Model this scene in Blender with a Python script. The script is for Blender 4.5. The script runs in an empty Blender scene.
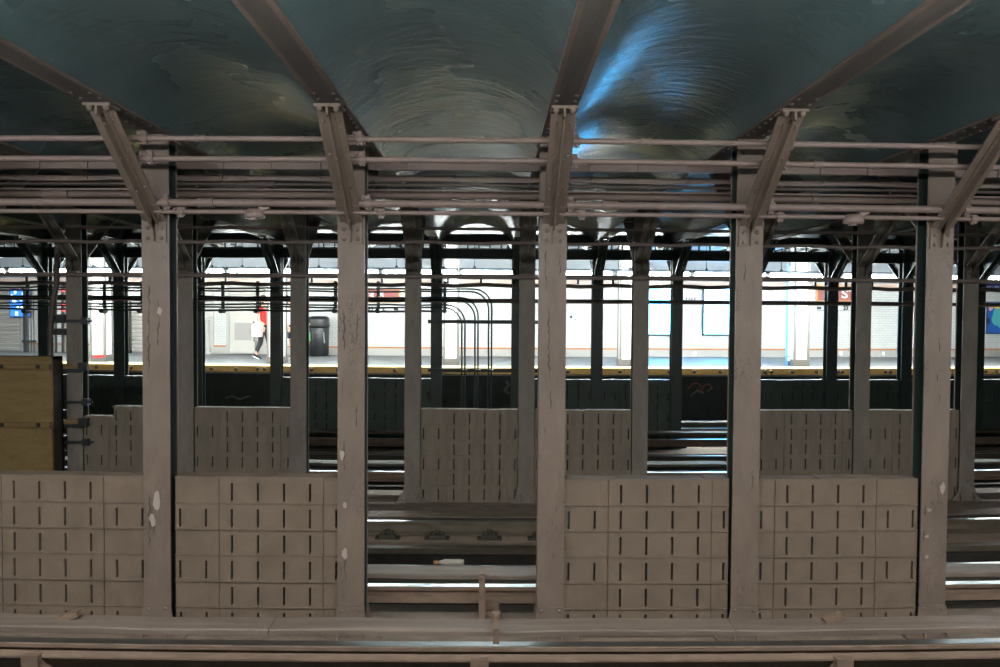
import bpy, math, random
from mathutils import Vector, Matrix
random.seed(7)
SC = bpy.context.scene
COL = SC.collection
PI = math.pi
S = 1.524                      # column pitch along the tracks
K, CX = 0.0054, -0.457         # the tracks lie on a very gentle curve
YA, YB, YC = 5.417, 9.317, 13.217   # front faces of the three column rows
EDGE, PLAT, WALLY = 16.6, 1.30, 21.5
EYE = Vector((CX, 0.0, 2.55))
def bend(x): return K*(x-CX)**2

# ------------------------------------------------------------------ camera
FPX, PITCH, YAW, ROLL = 700.6, .0265, .0103, .0067
cp, sp, cy, sy = math.cos(PITCH), math.sin(PITCH), math.cos(YAW), math.sin(YAW)
FW = Vector((sy*cp, cy*cp, -sp)); R0 = Vector((cy, -sy, 0)); U0 = R0.cross(FW)
RT = R0*math.cos(ROLL)+U0*math.sin(ROLL); UP = -R0*math.sin(ROLL)+U0*math.cos(ROLL)
cam = bpy.data.cameras.new('camera'); co = bpy.data.objects.new('camera', cam); COL.objects.link(co)
cam.sensor_width = 36; cam.lens = 36*FPX/1000; cam.clip_start = .02; cam.clip_end = 200
M = Matrix((RT, UP, -FW)).transposed().to_4x4(); M.translation = EYE
co.matrix_world = M
SC.camera = co
def at(u, v, Y):
    """point of the curved surface at track distance Y seen at a pixel of the photograph; gives x, z"""
    d = FW*FPX+RT*(u-500)+UP*(333.5-v)
    t = Y/d.y
    for _ in range(8): t = (Y+K*(t*d.x)**2)/d.y
    return CX+t*d.x, 2.55+t*d.z

# ------------------------------------------------------------------ materials
MATS = {}
def nodes(name):
    m = bpy.data.materials.new(name); m.use_nodes = True
    nt = m.node_tree; b = nt.nodes['Principled BSDF']
    MATS[name] = m
    return m, nt, b
def N(nt, t, **kw):
    n = nt.nodes.new(t)
    for k, v in kw.items():
        if k in n.inputs: n.inputs[k].default_value = v
        else: setattr(n, k, v)
    return n
def ramp(nt, src, stops):
    r = nt.nodes.new('ShaderNodeValToRGB')
    el = r.color_ramp.elements
    while len(el) < len(stops): el.new(.5)
    for e, (p, c) in zip(el, stops):
        e.position = p; e.color = (*c, 1) if not isinstance(c, (int, float)) else (c, c, c, 1)
    nt.links.new(src, r.inputs[0])
    return r
def coords(nt, scale, offset_by_object=True):
    tc = nt.nodes.new('ShaderNodeNewGeometry')
    mp = nt.nodes.new('ShaderNodeMapping'); mp.inputs['Scale'].default_value = scale
    nt.links.new(tc.outputs['Position'], mp.inputs['Vector'])
    return mp.outputs[0]
def mixc(nt, fac, a, b, mode='MIX'):
    m = nt.nodes.new('ShaderNodeMix'); m.data_type = 'RGBA'; m.blend_type = mode
    if hasattr(fac, 'node'): nt.links.new(fac, m.inputs[0])
    else: m.inputs[0].default_value = fac
    for i, c in ((6, a), (7, b)):
        if hasattr(c, 'node'): nt.links.new(c, m.inputs[i])
        else: m.inputs[i].default_value = (*c, 1)
    return m.outputs[2]
def paint(name, c1, c2, rough=.55, spec=.4, scale=(3, 3, 1.2), bump=.25, cracks=None, metal=0., speck=None):
    m, nt, b = nodes(name)
    v = coords(nt, scale)
    n = N(nt, 'ShaderNodeTexNoise', Scale=2.2, Detail=7., Roughness=.65); nt.links.new(v, n.inputs['Vector'])
    r = ramp(nt, n.outputs[0], ((.3, c1), (.7, c2)))
    col = r.outputs[0]
    if speck:
        v2 = coords(nt, (9, 9, 9)); n2 = N(nt, 'ShaderNodeTexNoise', Scale=3.5, Detail=5., Roughness=.7); nt.links.new(v2, n2.inputs['Vector'])
        r2 = ramp(nt, n2.outputs[0], ((.58, 0.), (.68, 1.)))
        col = mixc(nt, r2.outputs[0], col, speck)
    h = n.outputs[0]
    if cracks:
        v3 = coords(nt, (16, 16, 4.2))
        n3 = N(nt, 'ShaderNodeTexNoise', Scale=1.6, Detail=6., Roughness=.6, Distortion=.6); nt.links.new(v3, n3.inputs['Vector'])
        v4 = coords(nt, (2.1, 2.1, .8)); n4 = N(nt, 'ShaderNodeTexNoise', Scale=2.3, Detail=2.); nt.links.new(v4, n4.inputs['Vector'])
        a = ramp(nt, n3.outputs[0], ((.485, 0.), (.5, 1.), (.515, 0.)))
        g = ramp(nt, n4.outputs[0], ((.56, 0.), (.64, 1.)))
        mu = N(nt, 'ShaderNodeMath', operation='MULTIPLY'); nt.links.new(a.outputs[0], mu.inputs[0]); nt.links.new(g.outputs[0], mu.inputs[1])
        col = mixc(nt, mu.outputs[0], col, cracks)
    nt.links.new(col, b.inputs['Base Color'])
    b.inputs['Roughness'].default_value = rough; b.inputs['Metallic'].default_value = metal
    b.inputs['Specular IOR Level'].default_value = spec
    if bump:
        vf = coords(nt, (30, 30, 12)); nf = N(nt, 'ShaderNodeTexNoise', Scale=1.5, Detail=4.); nt.links.new(vf, nf.inputs['Vector'])
        bp = N(nt, 'ShaderNodeBump', Strength=bump, Distance=.006); nt.links.new(nf.outputs[0], bp.inputs['Height'])
        nt.links.new(bp.outputs[0], b.inputs['Normal'])
    return m
def plain(name, c, rough=.5, metal=0., emit=None, strength=0., spec=.5):
    m, nt, b = nodes(name)
    b.inputs['Base Color'].default_value = (*c, 1); b.inputs['Roughness'].default_value = rough
    b.inputs['Metallic'].default_value = metal; b.inputs['Specular IOR Level'].default_value = spec
    if emit: b.inputs['Emission Color'].default_value = (*emit, 1); b.inputs['Emission Strength'].default_value = strength
    return m
TUBE_FAR, TUBE_NEAR, AD = 56., 20., 1.
paint('column_brown', (.13, .101, .08), (.177, .138, .109), cracks=(.035, .028, .024), rough=.5)
paint('column_grey', (.17, .15, .122), (.235, .207, .17), rough=.6, cracks=(.05, .045, .04))
paint('column_green_and_shade', (.018, .031, .027), (.028, .044, .038), rough=.4)
paint('wall_brown', (.12, .09, .065), (.166, .126, .092), rough=.75, scale=(2, 2, 2), speck=(.12, .095, .075))
paint('wall_mid', (.165, .142, .11), (.24, .2, .155), rough=.8, scale=(5, 5, 1.))
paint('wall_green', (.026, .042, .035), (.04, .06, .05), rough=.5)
paint('pipe_brown', (.175, .132, .116), (.23, .174, .154), rough=.4, scale=(1, 6, 6), bump=.1)
paint('duct_brown', (.135, .1, .085), (.18, .134, .116), rough=.5, scale=(1, 6, 6), bump=.1)
paint('pipe_dark', (.075, .06, .052), (.11, .09, .078), rough=.5, scale=(1, 6, 6), bump=.1)
paint('pipe_mid', (.17, .135, .12), (.23, .185, .165), rough=.5, scale=(1, 6, 6), bump=.1)
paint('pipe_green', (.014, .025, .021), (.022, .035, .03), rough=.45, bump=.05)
paint('beam_rust', (.095, .073, .061), (.14, .104, .088), rough=.6, scale=(8, 1, 2), speck=(.2, .09, .05))
paint('beam_dark', (.05, .046, .042), (.085, .074, .066), rough=.6, scale=(8, 1, 2))
paint('concrete_dirty', (.14, .112, .086), (.23, .185, .145), rough=.9, scale=(2, 4, 2), speck=(.2, .165, .135), bump=.8)
paint('concrete_light', (.25, .195, .15), (.34, .27, .21), rough=.9, scale=(2, 4, 2), bump=.5)
paint('trackbed', (.018, .016, .014), (.05, .042, .035), rough=.85, scale=(2, 3, 2), bump=.8)
paint('board_wood', (.1, .08, .064), (.2, .158, .125), rough=.65, scale=(.45, 9, 3), speck=(.13, .1, .08))
paint('rail_side', (.12, .085, .06), (.2, .14, .1), rough=.7, scale=(2, 6, 6))
paint('rail_olive', (.085, .07, .05), (.15, .125, .09), rough=.7, scale=(2, 6, 6))
paint('rail_dark', (.035, .034, .024), (.07, .062, .045), rough=.7, scale=(2, 6, 6))
plain('rail_top', (.42, .48, .51), .3, 1.)
paint('plywood', (.2, .14, .055), (.3, .205, .085), rough=.7, scale=(1.2, 1.2, 5), bump=.1, speck=(.15, .1, .045))
paint('batten', (.2, .135, .055), (.28, .19, .08), rough=.7, scale=(1, 4, 6))
paint('box_side', (.035, .03, .022), (.05, .042, .03), rough=.8)
paint('edge_board', (.27, .15, .035), (.42, .25, .07), rough=.6, scale=(1.5, 4, 8), speck=(.12, .075, .035))
plain('bolt_dark', (.02, .017, .014), .6)
paint('platform_floor', (.11, .116, .12), (.15, .156, .16), rough=.6, scale=(1, 1, 1), bump=.1)
paint('tactile', (.85, .66, .22), (.95, .78, .32), rough=.6, bump=.1)
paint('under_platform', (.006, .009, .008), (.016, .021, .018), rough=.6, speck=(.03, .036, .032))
plain('trim_orange', (.5, .2, .07), .4)
plain('frieze', (.68, .5, .42), .4)
plain('grey_base', (.42, .4, .37), .7)
plain('white_paint', (.78, .8, .82), .5)
plain('ceiling_white', (.3, .33, .37), .6)
plain('grey_metal', (.42, .41, .39), .45, .3)
plain('grey_panel', (.5, .48, .44), .5)
plain('grey_panel_dark', (.33, .31, .285), .5)
plain('steel_slat', (.62, .6, .57), .35, .5)
plain('black_plastic', (.012, .014, .016), .35)
plain('dark_metal', (.03, .035, .04), .4)
plain('green_sticker', (.1, .35, .12), .5)
plain('white_plain', (.8, .8, .8), .5)
plain('sign_red', (.36, .09, .075), .4)
plain('sign_border', (.7, .36, .12), .4)
plain('black_ink', (.02, .02, .02), .5)
plain('housing', (.05, .065, .085), .5)
plain('cracked_bottle', (.7, .66, .58), .4)
plain('skin', (.62, .36, .25), .5)
plain('red_cloth', (.75, .03, .025), .8)
plain('pink_cloth', (.6, .42, .45), .8)
plain('black_cloth', (.02, .02, .022), .8)
plain('white_cloth', (.8, .8, .82), .8)
plain('navy_cloth', (.02, .035, .07), .8)
plain('hair', (.03, .018, .012), .6)
plain('red_plastic', (.75, .02, .02), .4)
plain('red_lamp', (.6, .02, .02), .4, 0, (1, .04, .03), 1.)
plain('blue_post', (.1, .3, .62), .4)
plain('tube_far', (1, 1, 1), .4, 0, (.92, 1., .98), TUBE_FAR)
plain('tube_near', (1, 1, 1), .4, 0, (1., .98, .95), TUBE_NEAR)
plain('ad_screen', (0, 0, 0), .3, 0, (.06, .4, .86), 9.5)
plain('ad_line', (0, 0, 0), .3, 0, (.42, .6, .8), 3.)
plain('graffiti_red', (.16, .03, .03), .6)
plain('graffiti_grey', (.085, .08, .075), .6)
plain('ad_blue_light', (0, 0, 0), .3, 0, (.03, .16, .62), .6)
plain('ad_white_light', (0, 0, 0), .3, 0, (.7, .85, 1.), .7)
plain('poster_blue', (.03, .13, .5), .4)
plain('poster_teal', (.1, .5, .52), .4)
plain('poster_pink', (.75, .4, .42), .4)
plain('poster_yellow', (.75, .55, .12), .4)
plain('poster_navy', (.03, .04, .15), .4)
plain('crack', (.06, .05, .043), .8)
plain('corner_grey', (.13, .125, .12), .5)
plain('foot_grey', (.11, .1, .09), .6)
plain('flake', (.36, .3, .26), .7)
plain('seam', (.1, .08, .065), .8)

def glossy_ceiling(name, r0, r1, spec, bump, c0, c1):
    m, nt, b = nodes(name)
    v = coords(nt, (1.3, 4., 1.3))
    n = N(nt, 'ShaderNodeTexNoise', Scale=1.7, Detail=5., Roughness=.55, Distortion=.5); nt.links.new(v, n.inputs['Vector'])
    v2 = coords(nt, (.8, .8, .8)); n2 = N(nt, 'ShaderNodeTexNoise', Scale=1.3, Detail=4.); nt.links.new(v2, n2.inputs['Vector'])
    r = ramp(nt, n2.outputs[0], ((.35, c0), (.7, c1)))
    nt.links.new(r.outputs[0], b.inputs['Base Color'])
    rr = ramp(nt, n2.outputs[0], ((.3, r0), (.75, r1))); nt.links.new(rr.outputs[0], b.inputs['Roughness'])
    b.inputs['Specular IOR Level'].default_value = spec
    bp = N(nt, 'ShaderNodeBump', Strength=bump, Distance=.02); v3 = coords(nt, (5., 17., 5.)); n3 = N(nt, 'ShaderNodeTexNoise', Scale=1.6, Detail=5., Roughness=.6, Distortion=.8); nt.links.new(v3, n3.inputs['Vector'])
    ad = N(nt, 'ShaderNodeMath', operation='MULTIPLY_ADD'); nt.links.new(n3.outputs[0], ad.inputs[0]); ad.inputs[1].default_value = .3; nt.links.new(n.outputs[0], ad.inputs[2])
    nt.links.new(ad.outputs[0], bp.inputs['Height'])
    nt.links.new(bp.outputs[0], b.inputs['Normal'])
glossy_ceiling('ceiling_gloss', .2, .32, .6, .36, (.05, .084, .088), (.066, .108, .112))
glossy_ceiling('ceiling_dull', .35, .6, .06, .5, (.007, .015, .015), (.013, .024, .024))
def white_tile():
    m, nt, b = nodes('white_tile')
    g = nt.nodes.new('ShaderNodeNewGeometry'); sx = nt.nodes.new('ShaderNodeSeparateXYZ'); cb = nt.nodes.new('ShaderNodeCombineXYZ')
    nt.links.new(g.outputs['Position'], sx.inputs[0]); nt.links.new(sx.outputs[0], cb.inputs[0]); nt.links.new(sx.outputs[2], cb.inputs[1])
    bt = N(nt, 'ShaderNodeTexBrick', Scale=1.)
    bt.inputs['Color1'].default_value = (.66, .66, .645, 1); bt.inputs['Color2'].default_value = (.61, .62, .605, 1); bt.inputs['Mortar'].default_value = (.42, .42, .41, 1)
    bt.inputs['Brick Width'].default_value = .152; bt.inputs['Row Height'].default_value = .076; bt.inputs['Mortar Size'].default_value = .0045
    nt.links.new(cb.outputs[0], bt.inputs['Vector']); nt.links.new(bt.outputs[0], b.inputs['Base Color'])
    b.inputs['Roughness'].default_value = .25
white_tile()

# ------------------------------------------------------------------ mesh builder
class MB:
    def __init__(s): s.v = []; s.f = []; s.sm = []; s.mi = []; s.cur = 0
    def add(s, vs, fs, smooth=False, mi=None):
        o = len(s.v); s.v += [Vector(p) for p in vs]
        for f in fs: s.f.append([i+o for i in f]); s.sm.append(smooth); s.mi.append(s.cur if mi is None else mi)
        return s
    def box(s, x0, x1, y0, y1, z0, z1, mi=None):
        v = [(x, y, z) for x in (x0, x1) for y in (y0, y1) for z in (z0, z1)]
        return s.add(v, [(0, 1, 3, 2), (4, 6, 7, 5), (0, 4, 5, 1), (2, 3, 7, 6), (0, 2, 6, 4), (1, 5, 7, 3)], False, mi)
    def obox(s, c, ex, ey, ez, mi=None):
        """oriented box: centre and three half-extent vectors"""
        c, ex, ey, ez = map(Vector, (c, ex, ey, ez))
        v = [c+ex*a+ey*b+ez*d for a in (-1, 1) for b in (-1, 1) for d in (-1, 1)]
        return s.add(v, [(0, 1, 3, 2), (4, 6, 7, 5), (0, 4, 5, 1), (2, 3, 7, 6), (0, 2, 6, 4), (1, 5, 7, 3)], False, mi)
    def prism(s, poly, ax, a, b, mi=None):
        """polygon extruded along axis ax from a to b; poly gives the other two coordinates in order"""
        n = len(poly)
        def P(p, t): q = list(p); q.insert(ax, t); return q
        v = [P(p, a) for p in poly]+[P(p, b) for p in poly]
        return s.add(v, [list(range(n))[::-1], list(range(n, 2*n))]+[(i, (i+1) % n, n+(i+1) % n, n+i) for i in range(n)], False, mi)
    def sweepx(s, poly, x0, x1, step=.6, smooth=False, mi=None, closed=True, dy=None):
        n = max(1, int(math.ceil((x1-x0)/step))); m = len(poly); vs = []; fs = []
        for i in range(n+1):
            x = x0+(x1-x0)*i/n
            o = dy(x) if dy else (0, 0)
            vs += [(x, p[0]+o[0], p[1]+o[1]) for p in poly]
        for i in range(n):
            for j in range(m if closed else m-1):
                k = (j+1) % m; fs.append((i*m+j, i*m+k, (i+1)*m+k, (i+1)*m+j))
        s.add(vs, fs, smooth, mi)
        if closed: s.add(vs[:m], [list(range(m))], False, mi); s.add(vs[-m:], [list(range(m))[::-1]], False, mi)
        return s
    def tube(s, pts, r, seg=10, mi=None, caps=True):
        pts = [Vector(p) for p in pts]; rs = r if isinstance(r, (list, tuple)) else [r]*len(pts)
        vs = []; fs = []; up = None
        for i, p in enumerate(pts):
            t = (pts[min(i+1, len(pts)-1)]-pts[max(i-1, 0)]).normalized()
            if up is None: up = Vector((0, 0, 1)) if abs(t.z) < .9 else Vector((1, 0, 0))
            a = t.cross(up).normalized(); b = a.cross(t).normalized(); up = b
            vs += [p+(a*math.cos(2*PI*k/seg)+b*math.sin(2*PI*k/seg))*rs[i] for k in range(seg)]
        for i in range(len(pts)-1):
            for k in range(seg):
                l = (k+1) % seg; fs.append((i*seg+k, i*seg+l, (i+1)*seg+l, (i+1)*seg+k))
        s.add(vs, fs, True, mi)
        if caps: s.add(vs[:seg], [list(range(seg))[::-1]], False, mi); s.add(vs[-seg:], [list(range(seg))], False, mi)
        return s
    def lathe(s, prof, c=(0, 0, 0), seg=20, mi=None, sx=1., sy=1.):
        c = Vector(c); vs = []; fs = []; m = len(prof)
        for k in range(seg):
            a = 2*PI*k/seg; vs += [c+Vector((r*math.cos(a)*sx, r*math.sin(a)*sy, z)) for r, z in prof]
        for k in range(seg):
            l = (k+1) % seg
            for j in range(m-1): fs.append((k*m+j, l*m+j, l*m+j+1, k*m+j+1))
        return s.add(vs, fs, True, mi)
    def dome(s, c, n, r, h=None, seg=8, mi=None):
        """rivet head at c pointing along n"""
        c = Vector(c); n = Vector(n).normalized(); h = h or r*.7
        a = n.orthogonal().normalized(); b = n.cross(a); vs = []; fs = []
        for q, (rr, hh) in enumerate(((1, 0), (.85, .55), (.45, .92))):
            vs += [c+(a*math.cos(2*PI*k/seg)+b*math.sin(2*PI*k/seg))*r*rr+n*h*hh for k in range(seg)]
        vs.append(c+n*h)
        for q in range(2):
            for k in range(seg): l = (k+1) % seg; fs.append((q*seg+k, q*seg+l, (q+1)*seg+l, (q+1)*seg+k))
        for k in range(seg): fs.append((2*seg+k, 2*seg+(k+1) % seg, 3*seg))
        return s.add(vs, fs, True, mi)
    def build(s, name, mat, parent=None, bent=False):
        me = bpy.data.meshes.new(name)
        vs = [(p.x, p.y+bend(p.x), p.z) if bent else tuple(p) for p in s.v]
        me.from_pydata(vs, [], s.f); me.polygons.foreach_set('use_smooth', s.sm)
        for mm in (mat if isinstance(mat, (list, tuple)) else [mat]): me.materials.append(MATS[mm])
        me.polygons.foreach_set('material_index', s.mi); me.update()
        o = bpy.data.objects.new(name, me); COL.objects.link(o)
        if parent: o.parent = parent
        return o
def empty(name, loc=(0, 0, 0)):
    o = bpy.data.objects.new(name, None); o.empty_display_size = .1; COL.objects.link(o); o.location = loc; return o
def tag(o, label, cat, group=None, kind=None):
    o['label'] = label; o['category'] = cat
    if group: o['group'] = group
    if kind: o['kind'] = kind
    return o
def struct(o): o['kind'] = 'structure'; return o
def copy_tree(o, parent=None):
    c = o.copy(); COL.objects.link(c)
    if parent: c.parent = parent
    for ch in list(o.children): copy_tree(ch, c)
    return c
def text_mesh(body, name, mat, parent, x, y, z, height, align='CENTER', bold=0., width=1., fit=0.):
    """raised lettering facing the tracks (-Y), centred on x with its foot at z"""
    cu = bpy.data.curves.new(name, 'FONT'); cu.body = body; cu.align_x = align; cu.size = height/.7; cu.extrude = .004; cu.offset = bold; cu.resolution_u = 3
    t = bpy.data.objects.new(name, cu); COL.objects.link(t)
    bpy.context.view_layer.update()
    me = bpy.data.meshes.new_from_object(t.evaluated_get(bpy.context.evaluated_depsgraph_get()))
    bpy.data.objects.remove(t)
    if fit: ws = [v.co.x for v in me.vertices]; width = fit/(max(ws)-min(ws))
    for v in me.vertices: a, b, c = v.co; v.co = (a*width+x, y-c, b+z)
    me.materials.clear(); me.materials.append(MATS[mat])
    o = bpy.data.objects.new(name, me); COL.objects.link(o)
    if parent: o.parent = parent
    return o
ORD = ['first', 'second', 'third', 'fourth', 'fifth', 'sixth', 'seventh', 'eighth', 'ninth', 'tenth', 'eleventh', 'twelfth', 'thirteenth', 'fourteenth', 'fifteenth', 'sixteenth', 'seventeenth']

# ------------------------------------------------------------------ the setting: floor, platforms, walls, ceiling
X0, X1 = -19., 19.
fl = MB()
prof = [(2.3, -.12), (4.42, -.12), (4.45, .0), (6.08, .0), (6.12, -.06), (7.0, -.06), (7.02, -.36), (7.46, -.36), (7.48, -.05),
        (8.62, -.05), (8.66, .02), (9.98, .02), (10.02, -.06), (10.95, -.06), (10.97, -.34), (11.5, -.34), (11.52, -.06), (12.55, -.06),
        (12.58, .02), (13.9, .02), (13.93, -.06), (14.85, -.06), (14.87, -.34), (15.4, -.34), (15.42, -.06), (16.95, -.06)]
fl.sweepx(prof, X0, X1, 1., closed=False)
struct(fl.build('floor', 'trackbed', bent=True))
for nm, (a, b, z) in (('trim_1', (4.46, 6.07, .012)), ('trim_2', (8.67, 9.97, .032)), ('trim_3', (12.6, 13.88, .032)), ('trim_4', (7.66, 8.61, .0))):
    m = MB(); m.sweepx([(a, z-.05), (b, z-.05), (b, z), (a, z)], X0, X1, 1.); struct(m.build(nm, 'concrete_light' if nm == 'trim_4' else 'concrete_dirty', bent=True))
# far platform
m = MB(); m.sweepx([(EDGE+.03, PLAT-.02), (WALLY+.3, PLAT-.02), (WALLY+.3, PLAT-.2), (EDGE+.03, PLAT-.2)], X0, X1, 1.); struct(m.build('floor_platform', 'platform_floor', bent=True))
m = MB(); m.sweepx([(EDGE+.05, PLAT-.02), (EDGE+.62, PLAT-.02), (EDGE+.62, PLAT-.012), (EDGE+.05, PLAT-.012)], X0, X1, 1.)
struct(m.build('trim_5', 'tactile', bent=True))
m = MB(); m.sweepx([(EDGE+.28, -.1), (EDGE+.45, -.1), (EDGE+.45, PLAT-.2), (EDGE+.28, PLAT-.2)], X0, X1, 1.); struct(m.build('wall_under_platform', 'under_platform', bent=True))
m = MB(); m.sweepx([(WALLY, PLAT-.1), (WALLY+.2, PLAT-.1), (WALLY+.2, 4.7), (WALLY, 4.7)], X0, X1, 1.); struct(m.build('wall_back', 'white_tile', bent=True))
z_or = at(450, 348, WALLY)[1]
m = MB(); m.sweepx([(WALLY-.02, z_or-.025), (WALLY-.001, z_or-.025), (WALLY-.001, z_or+.025), (WALLY-.02, z_or+.025)], X0, X1, 1.); struct(m.build('trim_6', 'trim_orange', bent=True))
m = MB(); m.sweepx([(WALLY-.03, PLAT-.02), (WALLY-.001, PLAT-.02), (WALLY-.001, z_or-.026), (WALLY-.03, z_or-.026)], X0, X1, 1.); struct(m.build('baseboard_back', 'grey_base', bent=True))
m = MB(); m.sweepx([(WALLY-.02, 3.5), (WALLY-.001, 3.5), (WALLY-.001, 3.63), (WALLY-.02, 3.63)], X0, X1, 1.); struct(m.build('trim_7', 'frieze', bent=True))
m = MB(); m.sweepx([(WALLY-.025, 3.63), (WALLY-.001, 3.63), (WALLY-.001, 4.7), (WALLY-.025, 4.7)], X0, X1, 1.); struct(m.build('trim_8', 'ceiling_white', bent=True))
# near platform the photograph was taken from
m = MB(); m.sweepx([(2.1, PLAT), (-4.6, PLAT), (-4.6, PLAT-.2), (2.1, PLAT-.2)], -12, 12, 1.); struct(m.build('floor_near_platform', 'platform_floor', bent=True))
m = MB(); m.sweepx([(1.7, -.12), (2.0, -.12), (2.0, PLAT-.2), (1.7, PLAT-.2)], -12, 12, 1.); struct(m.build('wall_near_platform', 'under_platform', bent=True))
m = MB(); m.sweepx([(-4.6, PLAT-.1), (-4.4, PLAT-.1), (-4.4, 4.3), (-4.6, 4.3)], -12, 12, 1.); struct(m.build('wall_near', 'white_tile', bent=True))
# vaulted ceiling: a shallow arch between every two beams
FLZ = 3.925; VEND = 14.6
def vault(y0, y1, n0, n1, ny, FLZ=FLZ, rise=.25):
    m = MB(); seg = 14
    for n in range(n0, n1):
        xa, xb = n*S+.085, (n+1)*S-.085
        vs = []; fs = []
        for j in range(ny+1):
            y = y0+(y1-y0)*j/ny
            for i in range(seg+1):
                t = i/seg; q = 2*t-1
                z = FLZ+.015+rise*(math.sqrt(max(0, 1.18-q*q))-math.sqrt(.18))/(math.sqrt(1.18)-math.sqrt(.18))
                vs.append((xa+(xb-xa)*t, y, z))
        for j in range(ny):
            for i in range(seg): a = j*(seg+1)+i; fs.append((a, a+seg+1, a+seg+2, a+1))
        m.add(vs, fs, True)
    return m
struct(vault(1.6, 7.6, -8, 8, 8).build('ceiling', 'ceiling_gloss', bent=True))
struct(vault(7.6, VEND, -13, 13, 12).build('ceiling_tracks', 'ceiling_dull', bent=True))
struct(vault(VEND, WALLY+.1, -13, 13, 8, 4.42, .2).build('ceiling_platform', 'ceiling_white', bent=True))
struct(vault(-4.5, 1.6, -8, 8, 6).build('ceiling_near_platform', 'ceiling_gloss', bent=True))

# ------------------------------------------------------------------ ceiling beams over the columns
bm_ = MB()
bm_.box(-.062, .062, -6.9, 9.2, FLZ, FLZ+.016); bm_.box(-.008, .008, -6.9, 9.2, FLZ+.016, FLZ+.3)
for sx in (-1, 1): bm_.box(*sorted((sx*.062, sx*.092)), -6.9, 9.2, FLZ-.001, FLZ+.016, 1)
for yy in [q*.11-1.0 for q in range(0, 14)]:
    for sx in (-.06, .06): bm_.dome((sx, yy, FLZ), (0, 0, -1), .016)
beam0 = None
for n in range(-6, 7):
    x = n*S
    if beam0 is None: beam0 = o = bm_.build('ceiling_beam', ['beam_dark', 'beam_rust'])
    else: o = copy_tree(beam0)
    o.location = (x, YA+bend(x), 0)
    if -3 < n < 3:
        lab = ['rusty ceiling beam running up from the leftmost front column', 'rusty ceiling beam above the second front column, beside a white gleam',
               'rusty ceiling beam above the middle front column, left of the blue reflection', 'rusty ceiling beam above the fourth front column, right of the blue reflection',
               'rusty ceiling beam above the rightmost front column'][n+2]
    else: lab = 'rusty ceiling beam %s bays %s the middle front column' % ({3: 'three', 4: 'four', 5: 'five', 6: 'six'}[abs(n)], 'left of' if n < 0 else 'right of')
    tag(o, lab, 'beam', 'ceiling beams', 'thing')

# ------------------------------------------------------------------ columns
def make_column(mat, top=FLZ-.002, solid=False):
    root = empty('steel_column')
    s = MB()
    for yy in (0, .137):
        s.box(-.104, .104, yy, yy+.013, .02, top)
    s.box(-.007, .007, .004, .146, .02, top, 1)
    for sx in (-1, 1): s.box(*sorted((sx*.0025, sx*.098)), .1345, .137, .02, top, 1)  # recess behind the front flange: its shade is put into a dark green colour
    s.build('shaft', [mat, 'column_green_and_shade'], root)
    b = MB()
    for yy, dy in ((-.012, 0), (.15, .012)):
        poly = [(-.104, .27), (.104, .27), (.12, .17), (.15, .1), (.21, .05), (.21, .02), (-.21, .02), (-.21, .05), (-.15, .1), (-.12, .17)]
        b.prism(poly, 1, yy, yy+.012)
    b.box(-.23, .23, -.09, .24, -.01, .03)
    for sx in (-1, 1):
        for z, xx in ((.08, .13), (.14, .1), (.08, .06), (.14, .05), (.24, .07)): b.dome((sx*xx, -.012, z), (0, -1, 0), .014)
        b.prism([(-.012, .05), (-.012, .17), (-.08, .03)], 0, sx*.09-.005, sx*.09+.005)
    b.build('base_plate', mat, root)
    def brace(sgn, y0):
        br = MB()
        P0, P1 = Vector((0, y0, 3.25)), Vector((0, y0+sgn*.72, 3.895))
        d = (P1-P0); L = d.length; d.normalize(); nrm = Vector((0, d.z*sgn, -abs(d.y)))  # lower / outer side
        c = (P0+P1)/2
        br.obox(c, (.085, 0, 0), d*(L/2), nrm*.007)
        br.obox(c+nrm*.04, (.007, 0, 0), d*(L/2), nrm*.035)                    # rib
        br.obox(c+nrm*.012+Vector((.02, 0, 0)), (.014, 0, 0), d*(L/2), nrm*.006)
        br.obox(c+nrm*.012-Vector((.02, 0, 0)), (.014, 0, 0), d*(L/2), nrm*.006)
        for t in (.08, .35, .65, .93):
            for sx in (-.05, .05): br.dome(P0+d*(L*t)+nrm*.007+Vector((sx, 0, 0)), nrm, .013)
            br.dome(P0+d*(L*t)+nrm*.06+Vector((.007, 0, 0)), (1, 0, 0), .014)
        # foot plate on the column and shoe under the beam
        br.box(-.088, .088, *(sorted((y0, y0+sgn*.012))), 3.09, 3.27)
        br.prism([(y0+sgn*.012, 3.1), (y0+sgn*.012, 3.27), (y0+sgn*.085, 3.3), (y0+sgn*.06, 3.24), (y0+sgn*.03, 3.1)], 0, -.007, .007)
        for sx in (-.052, .052):
            for z in (3.125, 3.2): br.dome((sx, y0+sgn*.012, z), (0, sgn, 0), .017)
        ys = sorted((y0+sgn*.66, y0+sgn*.8))
        br.box(-.088, .088, ys[0], ys[1], 3.905, 3.924)
        br.box(-.007, .007, ys[0], ys[1], 3.85, 3.91)
        for sx in (-.055, .055): br.dome((sx, y0+sgn*.775, 3.905), (0, 0, -1), .024, .03)
        if solid: br.prism([(y0, 3.25), (y0+sgn*.7, 3.9), (y0, 3.9)], 0, -.006, .006)
        br.build('knee_brace', mat, root)
    brace(-1, 0.)
    brace(1, .15)
    cpb = MB(); cpb.box(-.125, .125, -.03, .18, top-.045, top-.025); cpb.box(-.112, .112, -.012, 0, top-.2, top-.045)
    for sx in (-.07, .07): cpb.dome((sx, -.012, top-.11), (0, -1, 0), .015)
    cpb.build('cap_plate', mat, root)
    return root
DXA = {-2: -.02, -1: -.028, 0: .006, 1: .01, 2: .006}
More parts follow.
